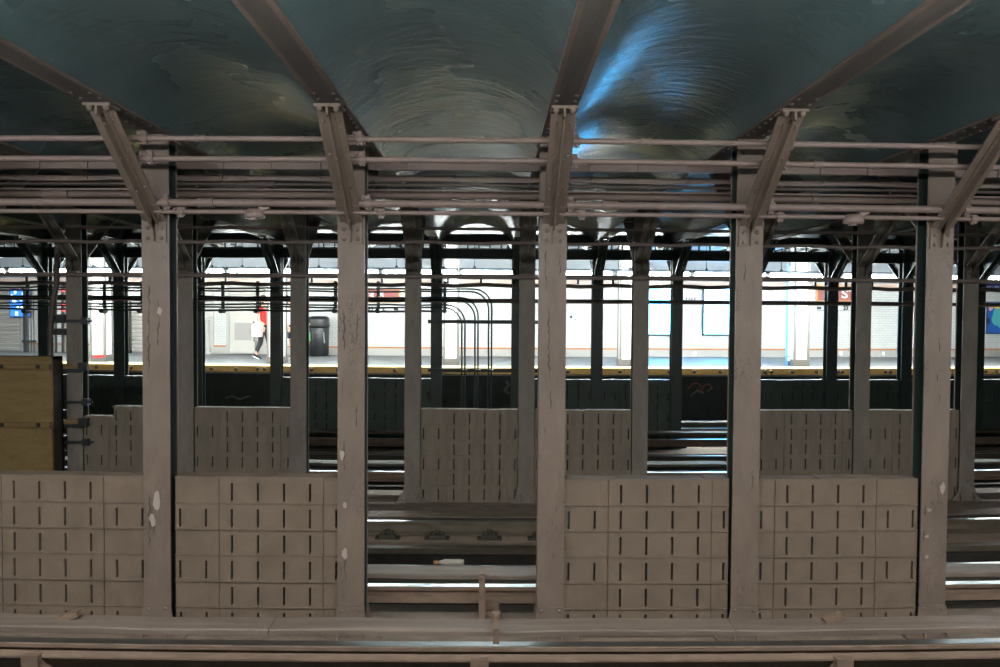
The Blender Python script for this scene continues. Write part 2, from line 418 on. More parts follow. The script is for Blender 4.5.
def row(proto, ns, Y, labels, group):
    first = True
    for n in ns:
        o = proto if first else copy_tree(proto); first = False
        dx = DXA.get(n, 0) if Y == YA else 0
        o.location = (n*S+dx, Y+bend(n*S), 0)
        tag(o, labels(n), 'column', group, 'thing')
LA = {-3: 'brown front-row column one bay left of the leftmost in the photo', -2: 'brown front column, leftmost of five, with a peeled gash low down',
      -1: 'brown front column at the left side of the open track bay, second from left', 0: 'middle brown front column, at the right side of the open track bay',
      1: 'brown front column between the two right-hand slotted walls', 2: 'rightmost brown front column, at the right end of the slotted walls',
      3: 'brown front-row column one bay right of the rightmost in the photo'}
row(make_column('column_brown'), range(-3, 4), YA, lambda n: LA[n], 'front row of columns')
row(make_column('column_grey'), range(-4, 5), YB, lambda n: 'grey-brown middle-row column, %s from the left of nine' % ORD[n+4], 'middle row of columns')
row(make_column('column_green_and_shade', solid=True), range(-6, 7), YC, lambda n: 'dark green far-row column, %s from the left of thirteen' % ORD[n+6], 'far row of columns')

# cracked and peeling paint on the front columns
CRK = {-2: [(149, 285, 378), (158.5, 300, 346), (150, 492, 548), (155, 515, 535)], -1: [(344, 313, 350), (357, 313, 340), (343, 378, 400), (357, 406, 428), (344, 440, 470), (345, 545, 580)],
       0: [(549, 308, 380), (546, 250, 290), (551, 390, 410), (560, 255, 275)], 1: [(745, 262, 283), (752, 470, 490)], 2: [(939, 337, 352), (937, 374, 383), (939, 394, 402), (938, 482, 504), (926, 506, 516), (924, 530, 541), (923.5, 552, 562)]}
FLK = {-2: [(160, 311, 5, 9), (157, 500, 9, 22), (153, 520, 8, 14)], -1: [(342, 455, 6, 12), (345, 505, 5, 9), (345, 553, 7, 14)], 0: [], 1: [], 2: [(942, 488, 6, 14), (929, 510, 6, 5), (927, 536, 5, 5), (926, 557, 5, 5)]}
rc_ = random.Random(5)
front = {round((o.location.x)/S): o for o in list(COL.objects) if o.name.startswith('steel_column') and abs(o.location.y-YA) < .2}
for n, lst in CRK.items():
    o = front[n]
    for u, va, vb in lst:
        g = MB()
        k = max(3, int((vb-va)/4)); L_ = []; R_ = []
        for i in range(k+1):
            v = va+(vb-va)*i/k; x, z = at(u+rc_.uniform(-1., 1.), v, YA); x = max(-.095, min(.095, x-o.location.x)); w = rc_.uniform(.0008, .0065)*(0.3 if i in (0, k) else 1)
            L_.append((x-w, -.0015, z)); R_.append((x+w, -.0015, z))
        for i in range(k): g.add([L_[i], R_[i], R_[i+1], L_[i+1], *[(p[0], 0, p[2]) for p in (L_[i], R_[i], R_[i+1], L_[i+1])]], [(0, 3, 2, 1), (0, 4, 7, 3), (1, 2, 6, 5)])
        g.build('paint_crack', 'crack', o)
    for u, v, w, h in FLK[n]:
        x, z = at(u, v, YA); x -= o.location.x; w *= .5/129; h *= .5/129
        pts = [(x+w*math.cos(a)*rc_.uniform(.5, 1.1), z+h*math.sin(a)*rc_.uniform(.6, 1.1)) for a in [2*PI*i/9 for i in range(9)]]
        f = MB(); f.add([(p[0], -.003-.012*(p[1]-z+h)/(2*h), p[1]) for p in pts]+[(p[0], -.001, p[1]) for p in pts], [list(range(9))[::-1]]+[(i, (i+1) % 9, 9+(i+1) % 9, 9+i) for i in range(9)])
        f.build('paint_flake', 'flake', o)['label'] = 'curled pale paint flake'
# ------------------------------------------------------------------ slotted walls between the columns
def slotted_wall(x0, x1, top, z0, rows_h, odd_idx, mat, label, group, Y, lower=None, ridge=.011):
    """hollow-tile wall: rows of blocks with upright slots, a height field on a grid"""
    w = x1-x0; mid = (x0+x1)/2
    slots = [mid+(i-3)*.2045 for i in range(7)]
    xe = {x0, x1}; joints = []
    for i, s in enumerate(slots):
        for q in (-.009, .009):
            if x0+.005 < s+q < x1-.005: xe.add(s+q)
    jx = [slots[odd_idx]-.1, slots[odd_idx+4]-.1]
    for j in jx: xe.add(j-.004); xe.add(j+.004)
    if lower: xe.add(lower[0])
    xs = sorted(xe)
    rows = []; z = top; k = 0
    while z > z0+.02:
        rows.append((max(z0, z-rows_h), z, k)); z -= rows_h; k += 1
    ze = {top, z0}
    for a, b, k in rows:
        ze |= {a, a+.007}
        if b-a > .1: ze |= {a+.022, b-.041}
    if lower: ze.add(lower[1])
    zs = sorted(ze)
    off = [random.uniform(-.003, .003) for _ in range(40)]
    def depth(xm, zm):
        if lower and xm < lower[0] and zm > lower[1]: return None
        for a, b, k in rows:
            if a <= zm <= b:
                for i, s in enumerate(slots):
                    if abs(xm-s) < .009 and a+.021 < zm < b-.04:
                        if k % 2 == 1 or odd_idx <= i < odd_idx+4: return .075
                d = off[k]
                if zm < a+.007: return d-ridge-(.004 if jx[0] < xm < jx[1] else 0)
                for j in jx:
                    if abs(xm-j) < .0045: return d+.006
                if jx[0] < xm < jx[1]: d -= .004
                return d
        return 0
    m = MB(); T = .13; base = .03
    D = [[depth((xs[i]+xs[i+1])/2, (zs[j]+zs[j+1])/2) for j in range(len(zs)-1)] for i in range(len(xs)-1)]
    for i in range(len(xs)-1):
        for j in range(len(zs)-1):
            d = D[i][j]
            if d is None: continue
            a, b, c, e = xs[i], xs[i+1], zs[j], zs[j+1]; y = base+d
            m.add([(a, y, c), (b, y, c), (b, y, e), (a, y, e)], [(0, 1, 2, 3)], mi=1 if d > .05 else 0)
            for (ni, nj, p, q) in ((i+1, j, (b, c), (b, e)), (i, j+1, (b, e), (a, e))):
                d2 = D[ni][nj] if ni < len(D) and nj < len(D[0]) else None
                y2 = base+d2 if d2 is not None else base+T
                m.add([(p[0], y, p[1]), (p[0], y2, p[1]), (q[0], y2, q[1]), (q[0], y, q[1])], [(0, 1, 2, 3)])
            for (ni, nj, p, q) in ((i-1, j, (a, c), (a, e)), (i, j-1, (a, c), (b, c))):
                d2 = D[ni][nj] if ni >= 0 and nj >= 0 else None
                if d2 is None:
                    m.add([(p[0], y, p[1]), (p[0], base+T, p[1]), (q[0], base+T, q[1]), (q[0], y, q[1])], [(0, 1, 2, 3)])
            m.add([(a, base+T, c), (b, base+T, c), (b, base+T, e), (a, base+T, e)], [(3, 2, 1, 0)])
    # uneven coping course along the top
    m2 = MB(); x = x0
    while x < x1-.02:
        l = min(random.uniform(.28, .5), x1-x); dz = random.uniform(0, .012)
        if not (lower and x+l/2 < lower[0]): m2.box(x, x+l-.003, base-.004, base+T+.004, top-.004, top+.004+dz*.7)
        else: m2.box(x, x+l-.003, base-.004, base+T+.004, lower[1]-.004, lower[1]+.006)
        x += l
    for mm in (m, m2):
        for v in mm.v: v.y += Y
    o = m.build('slotted_wall', [mat, 'seam'], bent=True)
    m2.build('coping', mat, o, bent=True)
    return tag(o, label, 'wall', group, 'thing')
def bay(n): return n*S+.112, (n+1)*S-.112
for n, oi, lab in ((-3, 1, 'brown slotted wall left of the leftmost front column'), (-2, 2, 'brown slotted wall between the two leftmost front columns'),
                   (0, 2, 'brown slotted wall just right of the middle front column'), (1, 1, 'brown slotted wall reaching the rightmost front column')):
    a, b = bay(n)
    slotted_wall(a, b, 1.262, .0, .205, oi, 'wall_brown', lab, 'front row slotted walls', YA)
for n, lab, low in ((-4, 'stepped grey-brown slotted wall right of the plywood hoarding', (at(113, 410, YB)[0], 1.14)), (-3, 'grey-brown middle-row slotted wall behind the second front bay', None),
                    (-1, 'grey-brown slotted wall seen through the open front bay', None), (0, 'grey-brown slotted wall right behind the middle front column', None),
                    (2, 'grey-brown slotted wall behind the right-hand front bay', None), (3, 'grey-brown slotted wall at the right end of the middle row', None)):
    a, b = bay(n)
    slotted_wall(a, b, 1.272, .02, .205, 2, 'wall_mid', lab, 'middle row slotted walls', YB, low, .003)
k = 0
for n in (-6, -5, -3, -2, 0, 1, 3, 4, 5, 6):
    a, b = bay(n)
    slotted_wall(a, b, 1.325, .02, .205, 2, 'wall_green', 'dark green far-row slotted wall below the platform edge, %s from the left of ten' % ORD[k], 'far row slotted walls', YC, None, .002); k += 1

# ------------------------------------------------------------------ pipes and conduits
def circ(y, z, r, n=12): return [(y+r*math.cos(2*PI*i/n), z+r*math.sin(2*PI*i/n)) for i in range(n)]
PG = 'pipes under the front beams'
def pipe(name, u, v, Y, px, mat, label, group, couplings=(), clamps=(), x0=None, x1=None, flat=False, sag=0., name_c='coupling', clampw=.05):
    z = at(u, v, Y)[1]; r = px/FPX*Y/2; x0 = x0 or -(9.5 if Y < 7 else 14); x1 = x1 or -x0
    m = MB()
    dy = (lambda x: (0, -sag*math.sin(x*2.6+v)**2)) if sag else None
    if flat: m.sweepx([(Y-.02, z-r), (Y+.03, z-r), (Y+.03, z+r), (Y-.02, z+r)], x0, x1, .3, dy=dy)
    else: m.sweepx(circ(Y, z, r), x0, x1, .3, True, dy=dy)
    o = m.build(name, mat, bent=True); tag(o, label, 'pipe', group, 'thing')
    for cu, w, f in couplings:
        x = at(cu, v, Y)[0]; c = MB(); c.sweepx(circ(Y, z, r*f, 14), x-w/2, x+w/2, .3, True)
        c.sweepx(circ(Y, z, r*f+.004, 14), x-w/2, x-w/2+.014, .3, True); c.sweepx(circ(Y, z, r*f+.004, 14), x+w/2-.014, x+w/2, .3, True)
        c.build('coupling', mat, o, bent=True)
    for cx in clamps:
        c = MB()
        c.sweepx(circ(Y, z, r+.012, 14), cx-clampw/2, cx+clampw/2, .3, True)
        c.box(cx-.018, cx+.018, Y-.012, Y+.012, z-r-.024, z-r); c.dome((cx, Y-.012, z-r-.012), (0, -1, 0), .012)
        c.box(cx-.05, cx+.015, Y-.02, Y+.012, z+r-.004, z+r+(.03 if px > 5 else .012)); c.dome((cx-.03, Y-.02, z+r+(.014 if px > 5 else 0)), (0, -1, 0), .014, .02)
        c.build('clamp', mat, o, bent=True)
    return o, z, r
cl = [n*S+.125 for n in (-2, -1, 0, 1, 2)]
pipe('conduit', 450, 140, 4.97, 5.6, 'pipe_brown', 'thin pinkish-brown conduit, topmost of all, clamped behind the knee braces', PG, [(201, .07, 1.18), (646, .07, 1.18), (452, .05, 1.12)], cl)
pipe('conduit', 450, 160.3, 5.06, 5.6, 'pipe_brown', 'second conduit from the top, crossing behind the front knee braces', PG, [(394, .07, 1.18), (818, .07, 1.18)], cl)
o3, z3, r3 = pipe('conduit', 450, 204.2, 5.3, 7.4, 'pipe_brown', 'thickest pinkish-brown conduit, at the foot of the front knee braces', PG, [(206, .12, 1.15), (610, .12, 1.15), (505, .06, 1.08)], cl)
o4, z4, r4 = pipe('conduit', 450, 213.3, 5.34, 4.6, 'pipe_brown', 'thin conduit with round junction boxes, just above the front column plates', PG, [], [c+.09 for c in cl])
for u in (255, 853):
    x = at(u, 212, 5.34)[0]; j = MB()
    j.lathe([(0, .045), (.05, .042), (.075, .02), (.08, -.015), (.072, -.03), (.0, -.03)], (x, 5.33, z4-.02), 18, sy=.7)
    j.tube([(x-.01, 5.32, z4-.03), (x-.01, 5.32, z4-.065)], .03, 12); j.obox((x+.07, 5.33, z4+.04), (.035, 0, .012), (0, .02, 0), (-.012, 0, .028)); j.dome((x+.09, 5.31, z4+.06), (0, -1, 0), .02)
    j.build('junction_box', 'pipe_brown', o4, bent=True)
YM = 5.80
mc = []
for n in range(-3, 3): mc += [n*S+.35, n*S+.75, n*S+1.15]
od, zd, rd = pipe('cable_duct', 450, 167.2, YM, 6.6, 'duct_brown', 'flat brown cable duct, upper of two behind the front columns', PG, flat=True)
for x in mc:
    c = MB(); c.box(x-.022, x+.022, YM-.035, YM-.02, zd-rd-.004, zd+rd+.02); c.dome((x, YM-.035, zd+rd+.006), (0, -1, 0), .017, .02); c.build('clip', 'duct_brown', od, bent=True)
od, zd, rd = pipe('cable_duct', 450, 178.6, YM, 5.6, 'duct_brown', 'flat brown cable duct, lower of two behind the front columns', PG, flat=True, sag=.012)
for x in mc[1::2]:
    c = MB(); c.box(x-.018, x+.018, YM-.035, YM-.02, zd-rd, zd+rd); c.dome((x, YM-.035, zd), (0, -1, 0), .012, .014); c.build('clip', 'duct_brown', od, bent=True)
pipe('conduit', 450, 185.5, YM+.05, 3.2, 'pipe_dark', 'thin dark conduit directly below the two flat cable ducts', PG, [(262, .22, 1.7), (645, .1, 1.5)])
o5, z5, r5 = pipe('conduit', 450, 196, YM, 6.6, 'duct_brown', 'brown pipe with pale sleeve couplings, above the thickest conduit', PG, [(56, .22, 1.35), (447, .08, 1.15), (815, .06, 1.15)])
m = MB(); m.sweepx([(YM-.05, z5+r5), (YM+.05, z5+r5), (YM+.05, z5+r5+.014), (YM-.05, z5+r5+.014)], -9.5, 9.5); m.build('cover_strip', 'duct_brown', o5, bent=True)
PB = 'pipes along the middle columns'
hg = [n*S+.6 for n in range(-5, 6)]
pipe('conduit', 450, 228.8, YB-.35, 3.4, 'pipe_dark', 'dark conduit above the others along the middle row of columns', PB)
pipe('conduit', 450, 242.2, YB-.42, 3.4, 'pipe_mid', 'brown sagging conduit second from top along the middle row columns', PB, sag=.02)
oc, zc, rc = pipe('conduit', 450, 276.6, YB-.06, 4.4, 'pipe_mid', 'grey-brown conduit crossing the tops of the middle columns below the tube lights', PB, [(76, .06, 1.3), (930, .1, 1.3)])
PC = 'conduits along the far columns'
YQ = YC-.14
oq, zq, rq = pipe('conduit', 450, 284.3, YQ, 4.0, 'pipe_mid', 'sagging dark conduit just below the tube lights at the far columns', PC, sag=.03)
for u in (27, 110, 176, 226, 312, 382, 448, 481, 578, 613, 740, 815, 846, 872, 960):
    x = at(u, 280, YQ)[0]; c = MB(); c.box(x-.02, x+.02, YQ-.02, YQ+.02, zq+rq-.02, zq+rq+.09); c.build('hanger', 'pipe_green', oq, bent=True)
oq2, zq2, rq2 = pipe('conduit', 450, 300.6, YQ, 4.4, 'pipe_mid', 'straight brown conduit across the far columns at sign height', PC)
# cable bundle on drop brackets, left half; three pairs turn down in the open bay
ZQ = {}
def cable(vv, xturn_u, off, label):
    z = at(450, vv, YQ)[1]-off; y = YQ-.08; r = .016
    xt = at(xturn_u, 340, YQ)[0]; R = .34 if off == 0 else .31
    pts = []; xa = -12.5
    xs = [xa+(xt-R-xa)*i/40 for i in range(41)]
    pts = [(x, y, z-.02*abs(math.sin((x)*1.4+vv))) for x in xs[:-2]]+[(x, y, z) for x in xs[-2:]]
    for k in range(1, 9):
        a = k/8*PI/2; pts.append((xt-R+R*math.sin(a), y, z-R+R*math.cos(a)))
    pts += [(xt, y, z-R-.4), (xt+.004, y, 1.6), (xt-.004, y, 1.0), (xt, y, .04)]
    m = MB(); m.tube(pts, r, 8); o = m.build('cable', 'pipe_green', bent=True)
    tag(o, label, 'cable', 'cables turning down in the open bay', 'thing')
names = {289: ('upper', 'outermost'), 297.6: ('middle', 'middle'), 305: ('lower', 'innermost')}
for vv, uu in ((289, 491.5), (297.6, 478), (305, 465)):
    cable(vv, uu, 0, 'dark cable bending down by the far columns, outer cable of the %s pair' % names[vv][1])
    cable(vv+2.6, uu-3, .0, 'dark cable bending down by the far columns, inner cable of the %s pair' % names[vv][1])
z = at(450, 311, YQ)[1]
m = MB(); m.sweepx(circ(YQ-.08, z, .02, 8), -12.5, at(436, 309, YQ)[0], .4, True, dy=lambda x: (0, -.02*abs(math.sin(x*1.9)))); tag(m.build('cable', 'pipe_green', bent=True), 'lowest dark cable on the drop brackets left of the open bay', 'cable', None, 'thing')
for i, u in enumerate((26, 103, 141, 222, 257, 335, 378, 445)):
    x, zt = at(u, 281, YQ); zb = at(u, 311, YQ)[1]
    h = MB(); h.box(x-.03, x+.03, YQ+.03, YQ+.06, zb, zt); h.tube([(x, YQ-.09, zb), (x, YQ+.09, zb)], .045, 12)
    for vv in (287, 295, 303, 309): h.box(x-.025, x+.025, YQ-.1, YQ+.03, at(u, vv, YQ)[1]-.04, at(u, vv, YQ)[1]-.022)
    o = h.build('drop_bracket', 'pipe_green', bent=True)
    tag(o, 'dark upright bracket carrying cables at the far columns, %s from the left of eight' % ORD[i], 'bracket', 'drop brackets for the cables', 'thing')
for vv, lab in ((321.5, 'upper dark green support bar across the bending cables'), (370, 'lower dark green support bar across the bending cables')):
    xa, z = at(428, vv, YC-.06); xb = at(541, vv, YC-.06)[0]
    m = MB(); m.sweepx([(YC-.1, z-.035), (YC-.02, z-.035), (YC-.02, z+.035), (YC-.1, z+.035)], xa, xb); o = m.build('support_bar', 'pipe_green', bent=True); tag(o, lab, 'support bar', 'support bars for the cables', 'thing')
    for u in (464, 477.5, 490.5):
        c = MB(); x = at(u, vv, YC-.1)[0]; c.box(x-.06, x+.06, YC-.235, YC-.1, z-.02, z+.02); c.build('clip', 'pipe_green', o, bent=True)
# steel girder over the far columns
zg = [at(450, v, YC+.1)[1] for v in (259, 248.3, 244, 234)]
m = MB()
for a, b in ((zg[0], zg[1]), (zg[2], zg[3])):
    m.sweepx([(YC+.04, a), (YC+.12, a), (YC+.12, a+.02), (YC+.085, a+.02), (YC+.085, b-.02), (YC+.12, b-.02), (YC+.12, b), (YC+.04, b), (YC+.04, b-.02), (YC+.075, b-.02), (YC+.075, a+.02), (YC+.04, a+.02)], -17, 17)
xg = -16.9
while xg < 17: m.box(xg-.012, xg+.012, YC+.06, YC+.1, zg[1]-.01, zg[2]+.01); xg += .21 if random.random() < .8 else .42
tag(m.build('lattice_girder', 'column_green_and_shade', bent=True), 'dark green battened girder along the tops of the far columns', 'girder', None, 'thing')

# ------------------------------------------------------------------ rails
def rail_prof(Y, top, h=.15, head=.035, foot=.065):
    b = top-h
    return [(Y-foot, b), (Y+foot, b), (Y+foot, b+.012), (Y+.012, b+.035), (Y+.012, top-.04), (Y+head, top-.032), (Y+head, top-.008), (Y+head-.01, top),
            (Y-head+.01, top), (Y-head, top-.008), (Y-head, top-.032), (Y-.012, top-.04), (Y-.012, b+.035), (Y-foot, b+.012)]
def running_rail(Y, top, label, x=11., plates=(), pz=None, mat='rail_dark'):
    m = MB(); m.sweepx(rail_prof(Y, top), -x, x)
    m.sweepx([(Y-.026, top+.0006), (Y+.026, top+.0006), (Y+.026, top-.003), (Y-.026, top-.003)], -x, x, mi=1)
    o = m.build('running_rail', [mat, 'rail_top'], bent=True); tag(o, label, 'rail', 'running rails', 'thing')
    for px in plates:
        p = MB(); z = top-.15
        p.box(px-.14, px+.14, Y-.2, Y+.2, z-.025, z); 
        for sg in (-1, 1):
            p.box(px-.09, px+.09, Y+sg*.135-.045, Y+sg*.135+.045, z, z+.035)
            for q in (-.05, .05): p.lathe([(0, .075), (.022, .07), (.026, .03), (.034, .03), (.034, .0)], (px+q, Y+sg*.13, z+.0), 8)
            p.tube([(px-.06, Y+sg*.1, z+.05), (px, Y+sg*.07, z+.075), (px+.06, Y+sg*.1, z+.05)], .011, 6)
        p.build('tie_plate', 'rail_dark', o, bent=True)
    return o
px = [at(u, 538, 7.9)[0] for u in (387.5, 437, 489.5)]
plates = sorted(px+[px[0]-.575*k for k in range(1, 6)]+[px[2]+.575*k for k in range(1, 10)])
ptop = at(450, 521, 8.05)[1]
running_rail(8.05, ptop, 'shiny rail with bolted tie plates, just in front of the middle columns', 9, plates, mat='rail_olive')
running_rail(6.6, ptop-.0, 'rail hidden behind the protection board of the near express track', 9)
running_rail(4.19, .1, 'nearest track\'s far rail, beyond the bottom edge of the photo', 7)
running_rail(2.75, .1, 'nearest track\'s near rail, below the camera\'s platform edge', 6)
running_rail(10.55, .13, 'near rail of the track between middle and far columns', 12)
running_rail(11.99, .13, 'far rail of the track between middle and far columns', 12)
running_rail(14.45, .13, 'near rail of the track beside the far platform', 14)
running_rail(15.9, .13, 'rail closest to the far platform edge', 14)
# concrete edge beam with timber guard beside the tie plates
m = MB(); m.sweepx([(7.54, -.3), (7.655, -.3), (7.655, .012), (7.54, .012)], -9, 9)
tag(m.build('guard_timber', 'rail_olive', bent=True), 'long olive-brown timber beside the rail behind the open front bay', 'timber', None, 'thing')
def third_rail(Y, top, by0, by1, bz, side, label, posts=(), x=10., ins=(), mat='board_wood', h=.13):
    m = MB(); m.sweepx(rail_prof(Y, top, h, .04, .055), -x, x, .5); m.sweepx([(Y-.034, top+.0006), (Y+.034, top+.0006), (Y+.034, top-.003), (Y-.034, top-.003)], -x, x, mi=1)
    o = m.build('third_rail', ['rail_side', 'rail_top'], bent=True); tag(o, label, 'third rail', 'third rails', 'thing')
    b = MB()
    xs = -x
    while xs < x:
        l = min(3.05, x-xs); b.sweepx([(by0, bz), (by1, bz), (by1, bz+.036), (by0+.006, bz+.036), (by0, bz+.028)], xs, xs+l-.006, .3, dy=lambda q: (0, .004*math.sin(q*3.1)+.003*math.sin(q*7.7))); xs += l
    b.build('protection_board', mat, o, bent=True)
    for px in posts:
        p = MB(); ys = by0-.03 if side < 0 else by1+.01
        p.box(px-.025, px+.025, ys, ys+.03, .06, bz+.05); p.box(px-.025, px+.025, min(ys, (by0+by1)/2), max(ys+.03, (by0+by1)/2), bz+.036, bz+.056); p.dome((px, ys, bz+.02), (0, -1, 0), .018)
        p.box(px-.07, px+.07, ys-.04, ys+.12, .0, .07)
        p.build('bracket', 'rail_side', o, bent=True)
    for px in ins:
        p = MB(); p.lathe([(.0, top-h), (.06, top-h), (.07, top-h-.03), (.06, top-h-.06), (.085, top-h-.08), (.085, .01)], (px, Y, 0), 14)
        p.box(px-.055, px+.055, Y-.09, Y-.02, top-h-.04, top-h+.025)
        p.build('insulator', 'rail_side', o, bent=True)
    return o
xs_i = [at(u, 657, 4.7)[0] for u in (52, 480, 828)]
o = third_rail(4.555, .385, 4.5, 4.68, .463, 1, 'third rail along the bottom of the photo, under a worn wide board', (), 8., xs_i+[xs_i[0]-2.6, xs_i[2]+2.6], h=.095)
for u, dx in ((75, .0), (496, 0), (829, 0)):
    x = at(u, 622, 4.68)[0]; p = MB()
    if u == 496: p.box(x-.025, x+.025, 4.64, 4.69, .49, .55); p.dome((x, 4.64, .53), (0, -1, 0), .02); p.box(x-.02, x+.02, 4.48, 4.5, .42, .5); p.box(x-.02, x+.02, 4.48, 4.67, .511, .52)
    else: p.obox((x, 4.63, .517), (.06, .0, .02), (0, .03, 0), (-.006, 0, .018)); p.obox((x+.04, 4.65, .537), (.03, .02, 0), (-.008, .012, 0), (0, 0, .01))
    p.build('bracket', 'rail_side', o, bent=True)
third_rail(5.8, .29, 5.66, 5.87, .395, -1, 'third rail with upright bracket in the open front bay', (at(482, 590, 5.62)[0], at(482, 590, 5.62)[0]+5.3, at(482, 590, 5.62)[0]-3.3), 8., (at(492, 590, 5.7)[0], 5.2, -3.8))
third_rail(9.93, .31, 9.82, 10.05, .41, -1, 'third rail directly behind the middle row of columns', (), 12, mat='rail_dark')
third_rail(12.6, .31, 12.48, 12.7, .41, 1, 'third rail directly in front of the far row of columns', (), 13, mat='rail_dark')
third_rail(13.83, .31, 13.72, 13.95, .41, -1, 'third rail directly behind the far row of columns', (), 14, mat='rail_dark')
# pale bottle lying in the trough
xb, zb = at(436, 564.5, 7.2)[0], -.36
xb2 = at(470, 564.5, 7.2)[0]
bz = at(450, 562.5, 6.9)[1]
bt = empty('plastic_bottle', (xb, 6.9+bend(xb), bz)); tag(bt, 'pale empty bottle lying beside the rail in the open front bay', 'bottle')
bt.rotation_euler = (0, PI/2, 0)
m = MB(); m.lathe([(0, .1), (.03, .1), (.034, .11), (.034, .26), (.028, .3), (.0, .3)], (0, 0, 0), 14); m.lathe([(0, .05), (.016, .05), (.018, .07), (.03, .1)], (0, 0, 0), 14); m.build('body', 'cracked_bottle', bt)
m = MB(); m.lathe([(0, .0), (.018, .0), (.018, .045), (0, .045)], (0, 0, 0), 12); m.build('cap', 'sign_border', bt)

# ------------------------------------------------------------------ plywood hoarding on the left
YH = YB-.35
xr, zt = at(49.5, 357, YH); xl = xr-3.2
hb = empty('plywood_hoarding', (xr-.6, YH+bend(xr-.6), 0)); tag(hb, 'yellow plywood boarded box with battens at the left edge, behind the front wall', 'hoarding')
ox = xr-.6
zb1, zb2 = at(30, 366.5, YH)[1], at(30, 424.5, YH)[1]
for i, (za, zb_) in enumerate(((zb1+.03, zt), (zb2+.03, zb1-.03), (.04, zb2-.03))):
    m = MB(); m.box(xl-ox, xr-ox, 0, .03, za, zb_); m.build('plywood_sheet', 'plywood', hb)
for zz in (zb1, zb2):
    m = MB(); m.box(xl-ox, xr-ox+.0, -.06, .03, zz-.035, zz+.03)
    for q in range(8): m.dome((xr-ox-.14-q*.47, -.06, zz), (0, -1, 0), .03, .02, mi=1)
    m.build('batten', ['batten', 'bolt_dark'], hb)
m = MB(); m.box(xr-ox-.03, xr-ox, .03, .24, .04, zt); m.box(xl-ox, xl-ox+.03, .03, .24, .04, zt); m.box(xl-ox, xr-ox, .21, .24, .04, zt); m.box(xl-ox, xr-ox, .03, .22, zt-.04, zt-.002); m.build('side_boards', 'box_side', hb)
# straps, brackets and cable on the leftmost middle column
xc = -4*S; yc = YB+bend(xc)
for zz, mm, lab in ((zb1-.01, 'batten', 'upper yellow timber strap across the leftmost middle column'), (zb2, 'batten', 'lower yellow timber strap across the leftmost middle column')):
    m = MB(); m.box(xc-.17, xc+.11, yc-.05, yc-.015, zz-.035, zz+.02, mi=0); m.box(xc+.08, xc+.2, yc-.06, yc-.012, zz-.06, zz+.045, mi=1); m.box(xc-.17, xc+.13, yc-.045, yc-.015, zz-.085, zz-.04, mi=1)
    tag(m.build('timber_strap', [mm, 'dark_metal']), lab, 'strap', 'straps on the leftmost middle column', 'thing')
for v, lab in ((321, 'topmost dark band clamp on the leftmost middle column'), (402, 'middle dark band clamp on the leftmost middle column'), (442, 'lowest dark band clamp on the leftmost middle column')):
    zz = at(76, v, YB)[1]; m = MB(); m.box(xc-.13, xc+.13, yc-.03, yc-.013, zz-.02, zz+.02); m.box(xc+.11, xc+.19, yc-.035, yc+.05, zz-.045, zz+.045); m.tube([(xc+.15, yc-.01, zz), (xc+.25, yc-.01, zz)], .014, 8)
    if v == 321: m.box(xc-.25, xc-.1, yc-.06, yc+.02, zz-.03, zz+.09); m.box(xc-.35, xc-.1, yc-.04, yc, zz-.19, zz-.1)
    tag(m.build('band_clamp', 'dark_metal'), lab, 'clamp', 'band clamps on the leftmost middle column', 'thing')
pts = [(at(u, v, YB-.1)[0], YB-.1, at(u, v, YB-.1)[1]) for u, v in ((58, 240), (57.5, 262), (56.5, 285), (53, 305), (51, 322), (50.5, 340), (50.5, 365))]
pts = [pts[0]]+pts+[(pts[-1][0], YB-.05, .9), (pts[-1][0]+.05, YB+.02, .4), (pts[-1][0]+.05, YB+.02, .04)]
m = MB(); m.tube(pts[1:], .035, 10); tag(m.build('cable', 'pipe_dark', bent=True), 'thick dark cable curving down left of the leftmost middle column', 'cable', None, 'thing')
for k, dx in enumerate((-.26, -.2)):
    m = MB(); xx = xc+dx; yq = YB+.0
    m.tube([(xx, yq, 1.35), (xx-.03, yq, 1.0), (xx+.03, yq+.01, .6), (xx, yq, .04)], .025, 8)
    for zz in (1.2, .85): m.box(xx-.05, xx+.08, yq-.03, yq+.03, zz-.04, zz+.03)
    tag(m.build('cable', 'black_plastic', bent=True), '%s black cable in the gap between hoarding and leftmost middle column' % ('left' if k == 0 else 'right'), 'cable', None, 'thing')

# ------------------------------------------------------------------ far platform edge
m = MB(); z0e, z1e = 1.15, PLAT-.005
xs = X0
while xs < X1: l = min(3.6, X1-xs); m.sweepx([(EDGE-.03, z0e), (EDGE+.05, z0e), (EDGE+.05, z1e), (EDGE-.03, z1e)], xs, xs+l-.008, .6); xs += l
eb = m.build('rubbing_board', 'edge_board', bent=True); tag(eb, 'yellow-orange timber rubbing board with dark bolts along the far platform edge', 'rubbing board', None, 'thing')
for u in (97, 132, 212, 236.5, 258, 265, 276, 312, 338, 395, 446, 470, 560, 568, 620, 669, 694, 720, 764.5, 771, 792, 816, 838, 842, 885, 890, 958, 985, 996):
    x = at(u, 369.5, EDGE)[0]; b = MB(); b.dome((x, EDGE-.03, 1.225), (0, -1, 0), .045, .02, 10); b.build('bolt', 'bolt_dark', eb, bent=True)

